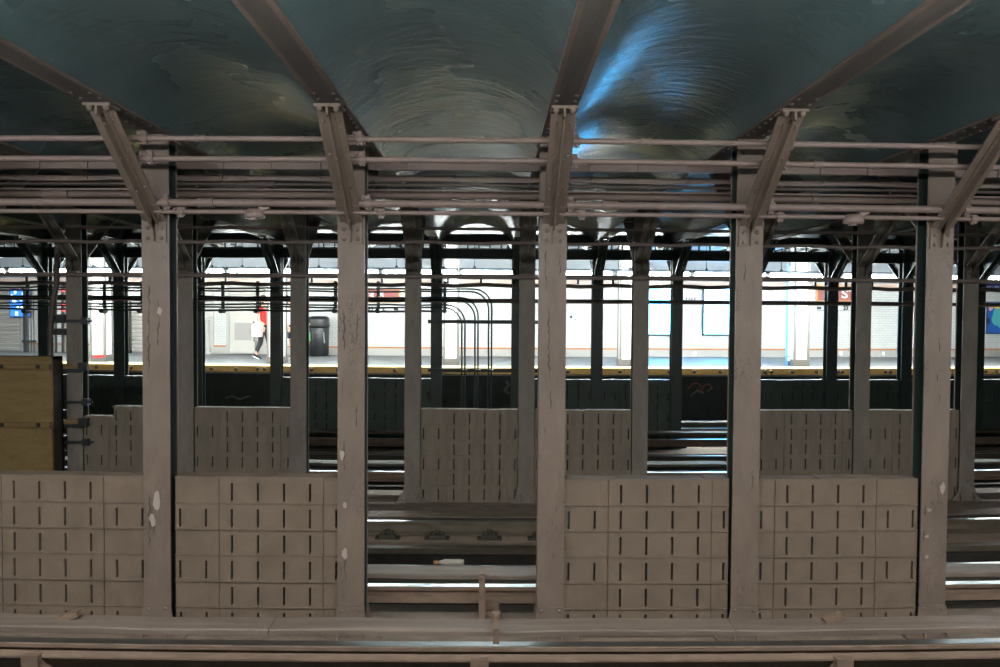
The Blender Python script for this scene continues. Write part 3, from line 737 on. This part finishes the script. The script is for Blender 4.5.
# ------------------------------------------------------------------ tube lights
def make_light(mat):
    r = empty('tube_light')
    m = MB(); m.box(-.9, .9, -.055, .055, .05, .1); m.prism([(-.055, .05), (.055, .05), (.03, .036), (-.03, .036)], 0, -.89, .89)
    m.build('housing', 'housing', r)
    for yy in (-.045, .045):
        t = MB(); t.tube([(-.84, yy, 0), (.84, yy, 0)], .03, 8); t.build('tube', mat, r)
    for sx in (-1, 1): e = MB(); e.box(sx*.86-.02, sx*.86+.02, -.06, .06, -.03, .05); e.build('end_cap', 'grey_panel', r)
    for sx in (-.55, .55):
        h = MB(); h.tube([(sx, 0, .1), (sx, 0, .78)], .008, 6); h.lathe([(0, .16), (.035, .13), (.045, .1), (0, .1)], (sx, 0, 0), 10)
        h.build('hanger_rod', 'dark_metal', r)
    return r
YL = 16.45; lz = at(450, 272.3, YL)[1]
lf = make_light('tube_far'); gx0 = at(459, 271, YL)[0]; first = True
for i, k in enumerate(range(-7, 10)):
    x = gx0-.915+k*1.83
    o = lf if first else copy_tree(lf); first = False
    o.location = (x, YL+bend(x), lz); o.rotation_euler = (0, 0, math.atan(2*K*(x-CX)))
    tag(o, 'bright tube light hung over the far platform, %s from the left of the row' % ORD[i], 'light', 'tube lights over the far platform', 'thing')
ln = make_light('tube_near'); first = True
for i, k in enumerate(range(-4, 5)):
    x = CX+k*1.95
    o = ln if first else copy_tree(ln); first = False
    o.location = (x, 1.86, 3.48)
    tag(o, 'tube light over the near platform, outside the photo, %s from the left' % ORD[i], 'light', 'tube lights over the near platform', 'thing')

# ------------------------------------------------------------------ far platform furniture
YP = 17.6
pill = None; pils = []; pil_u = (98, 275, 451, 627.5, 801.5, 975)
for i, u in enumerate(pil_u):
    x = at(u, 340, YP)[0]
    if pill is None:
        pill = empty('tiled_pillar')
        m = MB(); m.box(-.17, .17, 0, .36, PLAT+.14, 4.43); m.build('tiled_shaft', 'white_tile', pill)
        m = MB()
        for sx in (-1, 1):
            for sy_ in (0, 1): m.box(sx*.17-.025, sx*.17+.025, sy_*.36-.03, sy_*.36+.03, PLAT+.14, 4.43)
        m.build('steel_corner', 'corner_grey', pill)
        m = MB(); m.box(-.2, .2, -.04, .4, PLAT-.02, PLAT+.15); m.build('foot_block', 'foot_grey', pill)
        o = pill
    else: o = copy_tree(pill)
    o.location = (x, YP+bend(x), 0); pils.append(o)
    tag(o, ['white tiled platform pillar nearest the left edge, with red paint at its foot', 'white tiled pillar hiding the two walking people', 'white tiled pillar behind the bending cables',
            'white tiled pillar left of the two blue-white screens', 'white tiled pillar left of the right-hand station name sign', 'white tiled pillar at the right edge, mostly hidden by columns'][i], 'pillar', 'platform pillars', 'thing')
for i, o in enumerate(pils):
    if i in (0, 1):
        r = MB(); r.box(.02 if i == 0 else .05, .2, -.046, -.04, PLAT+.1, PLAT+.15); r.box(-.1 if i == 0 else .08, .08 if i == 0 else .2, -.045, -.04, PLAT+.08, PLAT+.13); r.build('red_paint', 'red_plastic', o)
    if i in (0, 2, 3, 4):
        p = MB(); p.box(-.12, .12, -.012, -.0, 2.82, 3.); p.build('number_plate', 'white_plain', o)
        text_mesh('23', 'number', 'black_ink', o, 0, -.013, 2.85, .12, bold=.006)
# blue post beside the pillar with the sign
x = at(790.5, 340, YP+.25)[0]; m = MB(); m.box(x-.13, x-.09, YP+.2, YP+.26, PLAT-.02, 3.9); m.box(x+.09, x+.13, YP+.2, YP+.26, PLAT-.02, 3.9)
for zz in (1.5, 2.2, 2.9, 3.6): m.box(x-.09, x+.09, YP+.21, YP+.25, zz, zz+.03)
m.box(x-.089, x+.089, YP+.225, YP+.235, PLAT+.1, 3.85, mi=1)
tag(m.build('information_post', ['blue_post', 'white_plain'], bent=True), 'slim blue-edged post immediately left of a white pillar on the platform', 'post')

def wall_box(mb, u0, u1, v0, v1, y0, y1, mi=None):
    xa, za = at(u0, v1, WALLY); xb, zb_ = at(u1, v0, WALLY); mb.box(xa, xb, WALLY+y0, WALLY+y1, za, zb_, mi); return xa, xb, za, zb_
# station name signs
def name_sign(u0, u1, v0, v1, label):
    m = MB(); xa, xb, za, zb_ = wall_box(m, u0, u1, v0, v1, -.025, -.002)
    o = m.build('station_sign', 'sign_red', bent=True); tag(o, label, 'sign', 'station name signs', 'thing')
    b = MB(); t = .05
    b.box(xa-t, xa, WALLY-.03, WALLY-.002, za-t, zb_+t); b.box(xb, xb+t, WALLY-.03, WALLY-.002, za-t, zb_+t); b.box(xa-t, xb+t, WALLY-.03, WALLY-.002, zb_, zb_+t); b.box(xa-t, xb+t, WALLY-.03, WALLY-.002, za-t, za)
    b.build('border', 'sign_border', o, bent=True)
    xm = (xa+xb)/2; h = zb_-za
    t = text_mesh('23 ST', 'lettering', 'white_plain', o, xm, WALLY-.026+bend(xm), za+h*.2, h*.6, bold=.008, fit=1.15)
    c = MB(); zc = za-.31; c.box(xa, xb-.02, WALLY-.012, WALLY-.002, zc-.012, zc+.0); c.box(xa, xa+.14, WALLY-.012, WALLY-.002, zc+.03, zc+.11); c.box(xb-.16, xb-.02, WALLY-.012, WALLY-.002, zc+.03, zc+.11)
    c.build('caption_border', 'black_ink', o, bent=True)
    for dx in (-.22, .22): text_mesh('23', 'caption', 'black_ink', o, xm+dx, WALLY-.004+bend(xm), zc+.02, .12, bold=.006)
name_sign(356.5, 399, 290, 301, 'red 23 ST name sign on the wall left of the bending cables')
name_sign(817, 861, 287, 300.5, 'red 23 ST name sign on the wall right of the pillar with blue post')
xc_, zc_ = at(690.5, 302, WALLY); m = MB()
for q in (-.13, .13): m.box(xc_+q-.012, xc_+q+.012, WALLY-.012, WALLY-.001, zc_, zc_+.12); m.box(xc_+q-.03, xc_+q+.03, WALLY-.012, WALLY-.001, zc_+.11, zc_+.125); m.box(xc_+q-.03, xc_+q+.03, WALLY-.012, WALLY-.001, zc_, zc_+.015)
wc = m.build('wall_caption', 'black_ink', bent=True); tag(wc, 'small black number caption on white tiles between the two bright screens', 'sign', None, 'thing')
text_mesh('23', 'number', 'black_ink', wc, xc_, WALLY-.004+bend(xc_), zc_+.01, .1, bold=.005)
# bright advertising screens
for u0, u1, lab in ((641, 672, 'bright blue-white advertising screen, left of two on the tiled wall'), (702, 735, 'bright blue-white advertising screen, right of two on the tiled wall')):
    m = MB(); xa, xb, za, zb_ = wall_box(m, u0, u1, 286.5, 335.5, -.09, -.002)
    o = m.build('advertising_screen', 'dark_metal', bent=True); tag(o, lab, 'screen', 'bright advertising screens', 'thing')
    s = MB(); s.box(xa+.035, xb-.035, WALLY-.096, WALLY-.09, za+.05, zb_-.035); s.build('display', 'ad_screen', o, bent=True)
    l = MB()
    for q in range(2): l.box(xa+.08, xb-.12, WALLY-.099, WALLY-.0965, zb_-.13-.03*q*0, zb_-.105) if q == 0 else [l.box(xa+.1+.14*j, xa+.18+.14*j, WALLY-.099, WALLY-.0965, zb_-.62-.1*(j % 2), zb_-.6-.1*(j % 2)) for j in range(5)]
    l.build('screen_print', 'ad_line', o, bent=True)
# access panel in the tiles left of the screens
m = MB(); xa, xb, za, zb_ = wall_box(m, 571.5, 593, 304, 341.5, -.012, -.001); o = m.build('access_panel', 'white_paint', bent=True); tag(o, 'flush white access panel in the tiled wall right of the middle front column', 'panel', None, 'thing')
l = MB(); l.dome((xa-.02, WALLY-.012, zb_-.4), (0, -1, 0), .04); l.tube([(xa+.06, WALLY-.03, zb_-.44), (xa+.12, WALLY-.03, zb_-.47), (xa+.1, WALLY-.03, zb_-.53)], .012, 6); l.build('latch', 'dark_metal', o, bent=True)
f = MB()
for p in ((xa-.008, xa, za, zb_), (xb, xb+.008, za, zb_), (xa, xb, za-.008, za), (xa, xb, zb_, zb_+.008)): f.box(p[0], p[1], WALLY-.014, WALLY-.001, p[2], p[3])
f.build('panel_frame', 'grey_metal', o, bent=True)
# colourful poster at the right edge
m = MB(); xa, xb, za, zb_ = wall_box(m, 985.5, 1022, 302, 334, -.04, -.002); o = m.build('wall_poster', 'dark_metal', bent=True); tag(o, 'colourful abstract poster on the wall at the right edge', 'poster', None, 'thing')
p = MB(); w = xb-xa; h = zb_-za
p.box(xa+.02, xb-.02, WALLY-.044, WALLY-.04, za+.03, zb_-.02, 0)
def blob(cx, cz, rx, rz, y, mi, wob=.2):
    vs = [(xa+w*cx+rx*math.cos(a)*(1+wob*math.sin(3*a+cx*9)), y, za+h*cz+rz*math.sin(a)*(1+wob*math.cos(2*a+cz*7))) for a in [2*PI*i/20 for i in range(20)]]
    p.add(vs, [list(range(20))[::-1]], mi=mi)
for q in ((.28, .55, .2, .27, 1), (.15, .12, .14, .1, 0), (.75, .6, .2, .3, 2), (.3, .86, .16, .09, 3), (.38, .3, .12, .12, 1), (.1, .8, .08, .1, 2), (.55, .18, .14, .09, 2), (.6, .85, .12, .08, 4), (.05, .4, .06, .1, 4)):
    blob(q[0], q[1], q[2], q[3], WALLY-.0445-.0005*q[4], q[4])
p.build('print', ['poster_blue', 'poster_teal', 'poster_pink', 'poster_yellow', 'poster_navy'], o, bent=True)
m = MB(); xa, xb, za, zb_ = wall_box(m, 983, 1022, 284, 292, -.1, -.03); o = m.build('notice_strip', 'poster_navy', bent=True); tag(o, 'dark notice strip above the colourful poster at the right edge', 'sign', None, 'thing')
l = MB()
for r_ in range(2):
    for q in range(9): l.box(xa+.06+q*.1, xa+.12+q*.1-.02*(q % 3), WALLY-.103, WALLY-.1, za+.05+.1*r_, za+.09+.1*r_)
l.build('print', 'grey_panel', o, bent=True)
# grey service alcove, left of the people
m = MB(); wall_box(m, 228.5, 266, 285, 353, -.03, -.001, 0); wall_box(m, 204, 213.5, 285, 353, -.03, -.001, 0)
wall_box(m, 227, 229.5, 285, 353, -.07, -.001, 2)
struct(m.build('door_1', ['grey_panel', 'grey_panel_dark', 'grey_metal'], bent=True))
m = MB(); xa, xb, za, zb_ = wall_box(m, 233, 258, 341.2, 352.5, -.3, -.04, 0); o = m.build('utility_cabinet', 'grey_panel', bent=True); tag(o, 'grey utility cabinet with a dark square door behind the person in red', 'cabinet', None, 'thing')
d = MB(); xa, xb, za, zb_ = wall_box(d, 236, 255.5, 321.5, 341, -.25, -.04); d.build('body', 'grey_panel', o, bent=True)
d = MB(); d.box(xa+.05, xb-.05, WALLY-.262, WALLY-.25, za+.04, zb_-.04); d.tube([(xb-.09, WALLY-.28, (za+zb_)/2-.05), (xb-.09, WALLY-.28, (za+zb_)/2+.05)], .012, 8); d.build('door', 'grey_panel_dark', o, bent=True)
m = MB(); u = 209; x, za = at(209.5, 352, WALLY-.3); zt_ = at(209.5, 320, WALLY-.3)[1]
m.tube([(x, WALLY-.35, PLAT-.02), (x, WALLY-.35, zt_), (x-.16, WALLY-.35, zt_), (x-.16, WALLY-.35, PLAT-.02)], .028, 10); m.box(x-.2, x+.04, WALLY-.4, WALLY-.3, PLAT-.02, PLAT+.22); m.tube([(x-.22, WALLY-.35, zt_+.06), (x+.1, WALLY-.35, zt_+.08)], .02, 8)
tag(m.build('hand_rail', 'grey_metal', bent=True), 'short grey tubular rail by the wall left of the utility cabinet', 'railing', None, 'thing')
# left: shutters, posts, blue poster, turnstile
def shutter(u0, u1, v0, v1, label, y=-.05):
    m = MB(); xa, za = at(u0, v1, WALLY); xb, zb_ = at(u1, v0, WALLY)
    z = PLAT-.0; k = 0
    while z < zb_:
        m.prism([(WALLY+y, z+.006), (WALLY+y-.03, z+.03), (WALLY+y-.03, z+.09), (WALLY+y, z+.118), (WALLY+y+.02, z+.118), (WALLY+y+.02, z+.006)], 0, xa, xb, 0); z += .125
    m.box(xa, xb, WALLY+y+.0, WALLY+y+.02, PLAT, zb_, 1)
    o = m.build('roller_shutter', ['steel_slat', 'grey_panel_dark'], bent=True); tag(o, label, 'shutter', 'roller shutters', 'thing')
    f = MB(); f.box(xb, xb+.09, WALLY+y-.06, WALLY+y+.03, PLAT-.02, zb_+.1); f.box(xa-.09, xa, WALLY+y-.06, WALLY+y+.03, PLAT-.02, zb_+.1); f.box(xa, xb, WALLY+y-.06, WALLY+y+.03, zb_, zb_+.15); f.build('guide_frame', 'grey_metal', o, bent=True)
shutter(-30, 21.5, 288, 352, 'silver slatted shutter at the left edge of the far platform')
shutter(133, 160, 305, 352, 'silver slatted shutter beside the leftmost front column')
m = MB(); xa, xb, za, zb_ = wall_box(m, 14, 34, 289, 317.3, -.2, -.12); o = m.build('hanging_screen', 'poster_navy', bent=True); tag(o, 'blue lit poster screen near the left edge, over the shutter', 'screen', None, 'thing')
p = MB(); p.box(xa+.02, xb-.02, WALLY-.206, WALLY-.2, za+.03, zb_-.03, 0)
random.seed(3)
for q in range(16):
    cx_, cz_ = random.uniform(xa+.08, xb-.08), random.uniform(za+.1, zb_-.1); rr = random.uniform(.02, .055); p.box(cx_-rr, cx_+rr, WALLY-.209, WALLY-.2065, cz_-rr*1.2, cz_+rr*1.2, 1)
p.build('display', ['ad_blue_light', 'ad_white_light'], o, bent=True)
m = MB(); x = at(25.5, 340, WALLY-.5)[0]; m.box(x-.04, x+.04, WALLY-.55, WALLY-.45, PLAT-.02, 3.3); m.box(x-.1, x+.35, WALLY-.54, WALLY-.46, PLAT+.28, PLAT+.36); m.box(x+.05, x+.3, WALLY-.53, WALLY-.47, 3.0, 3.05)
for q in (.1, .2, .3): m.tube([(x+q, WALLY-.5, PLAT-.02), (x+q, WALLY-.5, 2.95)], .015, 6)
tag(m.build('gate_post', 'dark_metal', bent=True), 'dark gate post with upright bars right of the left-edge shutter', 'gate', None, 'thing')
tv = empty('exit_turnstile', (at(59, 340, WALLY-.6)[0], WALLY-.6+bend(at(59, 340, WALLY-.6)[0]), PLAT-.02)); tag(tv, 'dark exit turnstile cage with small red lamps, left of the leftmost middle column', 'turnstile')
m = MB()
for q in (-.32, -.1, .12, .34): m.box(q-.03, q+.03, -.03, .03, 0, 2.1)
m.box(-.36, .38, -.3, .3, 2.1, 2.2); m.box(-.36, .38, -.04, .04, .55, .6); m.build('cage_frame', 'dark_metal', tv)
m = MB(); m.tube([(0, .25, 0), (0, .25, 2.1)], .05, 10)
for zz in [.3+.2*q for q in range(9)]: m.tube([(-.3, .25, zz), (.3, .25, zz)], .016, 6)
m.build('rotor', 'grey_metal', tv)
m = MB()
for zz in (1.9, 1.45, 1.3): m.box(.14, .22, -.06, -.03, zz, zz+.09)
m.build('red_lamps', 'red_lamp', tv)
m = MB(); x = at(129, 340, WALLY-.3)[0]; m.box(x-.05, x+.01, WALLY-.35, WALLY-.25, PLAT-.02, 2.7); m.box(x+.03, x+.06, WALLY-.35, WALLY-.25, PLAT-.02, 2.9, 1); m.box(x-.05, x+.06, WALLY-.36, WALLY-.24, PLAT-.02, PLAT+.08, 1)
tag(m.build('gate_post', ['trim_orange', 'dark_metal'], bent=True), 'orange and dark post beside the slatted shutter at the leftmost front column', 'post', None, 'thing')
# rubbish bin
xb = at(318.5, 345, WALLY-.6)[0]
rb = empty('rubbish_bin', (xb, WALLY-.55+bend(xb), PLAT-.02)); tag(rb, 'black round-shouldered rubbish bin by the wall right of the people', 'rubbish bin')
m = MB(); m.lathe([(0, 0), (.27, 0), (.29, .04), (.3, .84), (.285, .87), (0, .87)], (0, 0, 0), 24); m.build('body', 'black_plastic', rb)
m = MB(); m.lathe([(0, .86), (.315, .86), (.32, .9), (.315, 1.09), (.29, 1.17), (.2, 1.2), (0, 1.205)], (0, 0, 0), 24); m.build('lid', 'black_plastic', rb)
m = MB(); m.box(-.26, -.19, -.27, -.2, .45, .72); m.build('sticker', 'green_sticker', rb)
m = MB(); m.tube([(.2, -.24, .72), (.21, -.27, .6), (.23, -.25, .4)], .014, 6); m.box(-.28, -.2, -.26, -.2, .93, .99); m.build('latch', 'grey_metal', rb)
# small white outlets low on the wall
for u, lab in ((694, 'small white outlet low on the wall between the two screens'), (840, 'small white outlet low on the wall below the right-hand name sign'), (882, 'small white outlet low on the wall left of the rightmost front column')):
    x, z = at(u, 353.5, WALLY); m = MB(); m.box(x-.05, x+.05, WALLY-.07, WALLY-.03, z-.06, z+.06); m.dome((x, WALLY-.07, z), (0, -1, 0), .03)
    tag(m.build('wall_outlet', 'white_plain', bent=True), lab, 'outlet', 'outlets along the wall base', 'thing')
# faded graffiti on the wall under the platform
yg = EDGE+.275
def graffiti(strokes, label):
    g = MB()
    for pts, r, mi in strokes: g.tube([(at(u, v, yg)[0], yg, at(u, v, yg)[1]) for u, v in pts], r, 6, mi)
    for v in g.v: v.y = yg+(v.y-yg)*.1
    tag(g.build('graffiti', ['graffiti_red', 'graffiti_grey'], bent=True), label, 'graffiti', None, 'thing')
graffiti([([(688, 389), (692, 384), (697, 383), (701, 386), (697, 390), (701, 391), (705, 385), (709, 384), (712, 388), (708, 391)], .02, 0), ([(690, 396), (697, 391), (704, 393)], .03, 1)], 'faded red scrawl on the dark wall under the platform below the bright screens')
graffiti([([(225, 398), (232, 396), (240, 399), (250, 396)], .03, 1)], 'faded grey scrawl under the platform below the person in red')
graffiti([([(506, 381), (509, 385), (505, 390), (509, 394)], .05, 1)], 'pale peeled patch under the platform right of the bending cables')
# ------------------------------------------------------------------ people
def skinned(name, mat, verts, edges, parent, sub=2, root=0):
    me = bpy.data.meshes.new(name); me.from_pydata([v[:3] for v in verts], edges, [])
    o = bpy.data.objects.new(name, me); COL.objects.link(o)
    sk = o.modifiers.new('skin', 'SKIN'); sk.use_smooth_shade = True
    lay = me.skin_vertices[0] if me.skin_vertices else None
    if lay is None:
        bpy.context.view_layer.objects.active = o; bpy.ops.mesh.customdata_skin_add(); lay = me.skin_vertices[0]
    for i, v in enumerate(verts):
        r = v[3]; lay.data[i].radius = r if isinstance(r, tuple) else (r, r); lay.data[i].use_root = (i == root)
    sb = o.modifiers.new('sub', 'SUBSURF'); sb.levels = sub; sb.render_levels = sub
    bpy.context.view_layer.update()
    m2 = bpy.data.meshes.new_from_object(o.evaluated_get(bpy.context.evaluated_depsgraph_get()))
    bpy.data.objects.remove(o)
    m2.materials.clear(); m2.materials.append(MATS[mat])
    for p in m2.polygons: p.use_smooth = True
    o = bpy.data.objects.new(name, m2); COL.objects.link(o); o.parent = parent
    return o
def person(x, y, label, heading, spec, stride=1.):
    r = empty('person', (x, y+bend(x), PLAT-.02)); r.rotation_euler = (0, 0, heading)
    tag(r, label, 'person')
    # local frame: forward = -Y, left = +X.  J: joint positions
    J = dict(pelvis=(0, 0, .93), waist=(0, 0, 1.08), chest=(0, -.01, 1.28), neckb=(0, 0, 1.43), neck=(0, -.01, 1.5), head=(0, -.02, 1.6), crown=(0, -.01, 1.68))
    f, b = .26*stride, .3*stride
    J.update(hipL=(.09, 0, .9), kneeL=(.09, -f*.75, .5), ankL=(.09, -f, .08), toeL=(.1, -f-.17, .04), hipR=(-.09, 0, .9), kneeR=(-.09, .02, .49), ankR=(-.09, b, .14), toeR=(-.1, b-.13, .03))
    J.update(shL=(.175, 0, 1.4), elL=(.23, .07*stride, 1.13), wrL=(.22, -.06, .9), shR=(-.175, 0, 1.4), elR=(-.23, .02, 1.12), wrR=(-.21, -.17*stride, .92))
    rad = dict(pelvis=(.13, .1), waist=(.11, .085), chest=(.135, .1), neckb=(.07, .06), neck=.05, head=(.075, .09), crown=(.055, .065), hipL=.085, hipR=.085, kneeL=.055, kneeR=.055, ankL=.036, ankR=.036, toeL=.03, toeR=.03,
               shL=.05, shR=.05, elL=.038, elR=.038, wrL=.026, wrR=.026)
    E = [('pelvis', 'waist'), ('waist', 'chest'), ('chest', 'neckb'), ('neckb', 'neck'), ('neck', 'head'), ('head', 'crown')]
    for s in 'LR': E += [('pelvis', 'hip'+s), ('hip'+s, 'knee'+s), ('knee'+s, 'ank'+s), ('ank'+s, 'toe'+s), ('chest', 'sh'+s), ('sh'+s, 'el'+s), ('el'+s, 'wr'+s)]
    for s, sg in (('L', 1), ('R', -1)):       # palm and five fingers
        w = Vector(J['wr'+s]); J['pm'+s] = w+Vector((0, -.03, -.07)); rad['pm'+s] = (.018, .034); E.append(('wr'+s, 'pm'+s))
        for k, (oy, ln_) in enumerate(((-.03, .06), (-.01, .075), (.01, .07), (.028, .055))):
            a, c = 'fa%d%s' % (k, s), 'fb%d%s' % (k, s)
            J[a] = J['pm'+s]+Vector((0, oy, -.03)); J[c] = J[a]+Vector((-sg*.015, -.008, -ln_)); rad[a] = .009; rad[c] = .007; E += [('pm'+s, a), (a, c)]
        J['th'+s] = w+Vector((-sg*.01, -.065, -.05)); J['tt'+s] = J['th'+s]+Vector((-sg*.01, -.02, -.045)); rad['th'+s] = .011; rad['tt'+s] = .008; E += [('wr'+s, 'th'+s), ('th'+s, 'tt'+s)]
    ks = list(J); ix = {k: i for i, k in enumerate(ks)}
    body = skinned('body', 'skin', [(*J[k], rad[k]) for k in ks], [(ix[a], ix[c]) for a, c in E], r, 2, ix['pelvis'])
    def cloth(name, mat, chain, grow):
        ks2 = []
        for a, c in chain:
            for q in (a, c):
                if q not in ks2: ks2.append(q)
        def pos(q):
            if isinstance(q, tuple): a, c, t = q; return tuple(Vector(J[a]).lerp(Vector(J[c]), t))
            return tuple(J[q])
        def rr(q):
            if isinstance(q, tuple):
                a, c, t = q; ra, rc = rad[a], rad[c]; ra = ra if not isinstance(ra, tuple) else ra[0]; rc = rc if not isinstance(rc, tuple) else rc[0]; return ra*(1-t)+rc*t+grow
            v = rad[q]; return (v[0]+grow, v[1]+grow) if isinstance(v, tuple) else v+grow
        i2 = {k: i for i, k in enumerate(ks2)}
        return skinned(name, mat, [(*pos(k), rr(k)) for k in ks2], [(i2[a], i2[c]) for a, c in chain], r, 2, 0)
    cloth('shirt', spec['shirt'], [('waist', 'pelvis'), ('waist', 'chest'), ('chest', 'neckb'), ('chest', 'shL'), ('shL', ('shL', 'elL', .65)), ('chest', 'shR'), ('shR', ('shR', 'elR', .65))], .014)
    t = spec['legs']
    cloth('trousers', spec['trousers'], [('pelvis', ('pelvis', 'waist', .6)), ('pelvis', 'hipL'), ('hipL', 'kneeL') if t > 1 else ('hipL', ('hipL', 'kneeL', t)), ('pelvis', 'hipR'), ('hipR', 'kneeR') if t > 1 else ('hipR', ('hipR', 'kneeR', t))]
          + ([('kneeL', ('kneeL', 'ankL', .85)), ('kneeR', ('kneeR', 'ankR', .85))] if t > 1 else []), .018 if t > 1 else .03)
    for s in 'LR':
        a, tt = Vector(J['ank'+s]), Vector(J['toe'+s]); m = MB(); hl = a+Vector((0, .05, -.03))
        m.tube([hl+Vector((0, .02, 0)), hl.lerp(tt, .25)+Vector((0, 0, .012)), hl.lerp(tt, .6)+Vector((0, 0, .008)), tt+Vector((0, -.03, .002)), tt+Vector((0, -.06, 0))], [.03, .048, .046, .04, .015], 10)
        sh = m.build('shoe', 'black_cloth', r)
        m = MB(); m.obox(hl.lerp(tt, .55)-Vector((0, 0, .036)), (.042, 0, 0), (tt-hl)*.62, (0, 0, .012)); m.build('sole', 'white_cloth', sh)
    m = MB()
    m.lathe([(.0, 1.79), (.05, 1.78), (.085, 1.73), (.1, 1.66), (.098, 1.6), (.085, 1.55)], (0, .012, 0), 16, sx=.9, sy=1.08)
    if spec.get('long'): m.tube([(0, .07, 1.7), (0, .11, 1.6), (0, .1, 1.48), (0, .09, 1.38)], [.05, .07, .06, .02], 12)
    h = m.build('hair', 'hair', r)
    for v in h.data.vertices:
        if v.co.y < -.055 and v.co.z < 1.68: v.co.y = -.04; v.co.z = max(v.co.z, 1.67)
    m = MB()
    for sx in (-.032, .032): m.dome((sx, -.108, 1.62), (0, -1, 0), .011, .006, mi=1)
    m.prism([(-.105, 1.61), (-.1, 1.57), (-.135, 1.575)], 0, -.012, .012, mi=0); m.box(-.025, .025, -.108, -.1, 1.535, 1.543, mi=2)
    for sx in (-1, 1): m.tube([(sx*.082, -.01, 1.63), (sx*.095, .0, 1.61), (sx*.082, -.005, 1.575)], .013, 6, 0)
    m.build('face', ['skin', 'black_ink', 'red_cloth'], r)
    if spec.get('bag'):
        b = MB(); b.prism([(-.14, .62), (.1, .62), (.13, .9), (.07, 1.0), (-.12, 1.0), (-.16, .9)], 0, -.36, -.26); b.build('bag', 'pink_cloth', r)
        b = MB(); b.tube([(-.3, -.1, .98), (-.26, -.05, 1.25), (-.19, 0, 1.455), (-.27, .03, 1.2), (-.31, .05, .98)], .012, 6); b.build('bag_strap', 'pink_cloth', r)
    return r
xp = at(263.3, 350, 19.4)[0]
person(xp, 19.4, 'person in a red top with a pale pink bag, half hidden behind a tiled pillar', PI/2-.25, dict(shirt='red_cloth', trousers='black_cloth', legs=2, long=True, bag=True), .6)
xp = at(286.8, 350, 19.6)[0]
person(xp, 19.6, 'person in a white shirt and navy shorts beside the pillar', PI/2, dict(shirt='white_cloth', trousers='navy_cloth', legs=.9), .5)

# ------------------------------------------------------------------ world and colour management
w = bpy.data.worlds.new('world'); SC.world = w; w.use_nodes = True
w.node_tree.nodes['Background'].inputs[0].default_value = (.5, .55, .6, 1); w.node_tree.nodes['Background'].inputs[1].default_value = .004
vs = SC.view_settings; vs.view_transform = 'Standard'; vs.look = 'None'; vs.gamma = 1; vs.use_curve_mapping = False
vs.exposure = 2.1
SC.cycles.use_denoising = True
SC.cycles.max_bounces = 8; SC.cycles.diffuse_bounces = 4; SC.cycles.glossy_bounces = 4; SC.cycles.sample_clamp_indirect = 6.
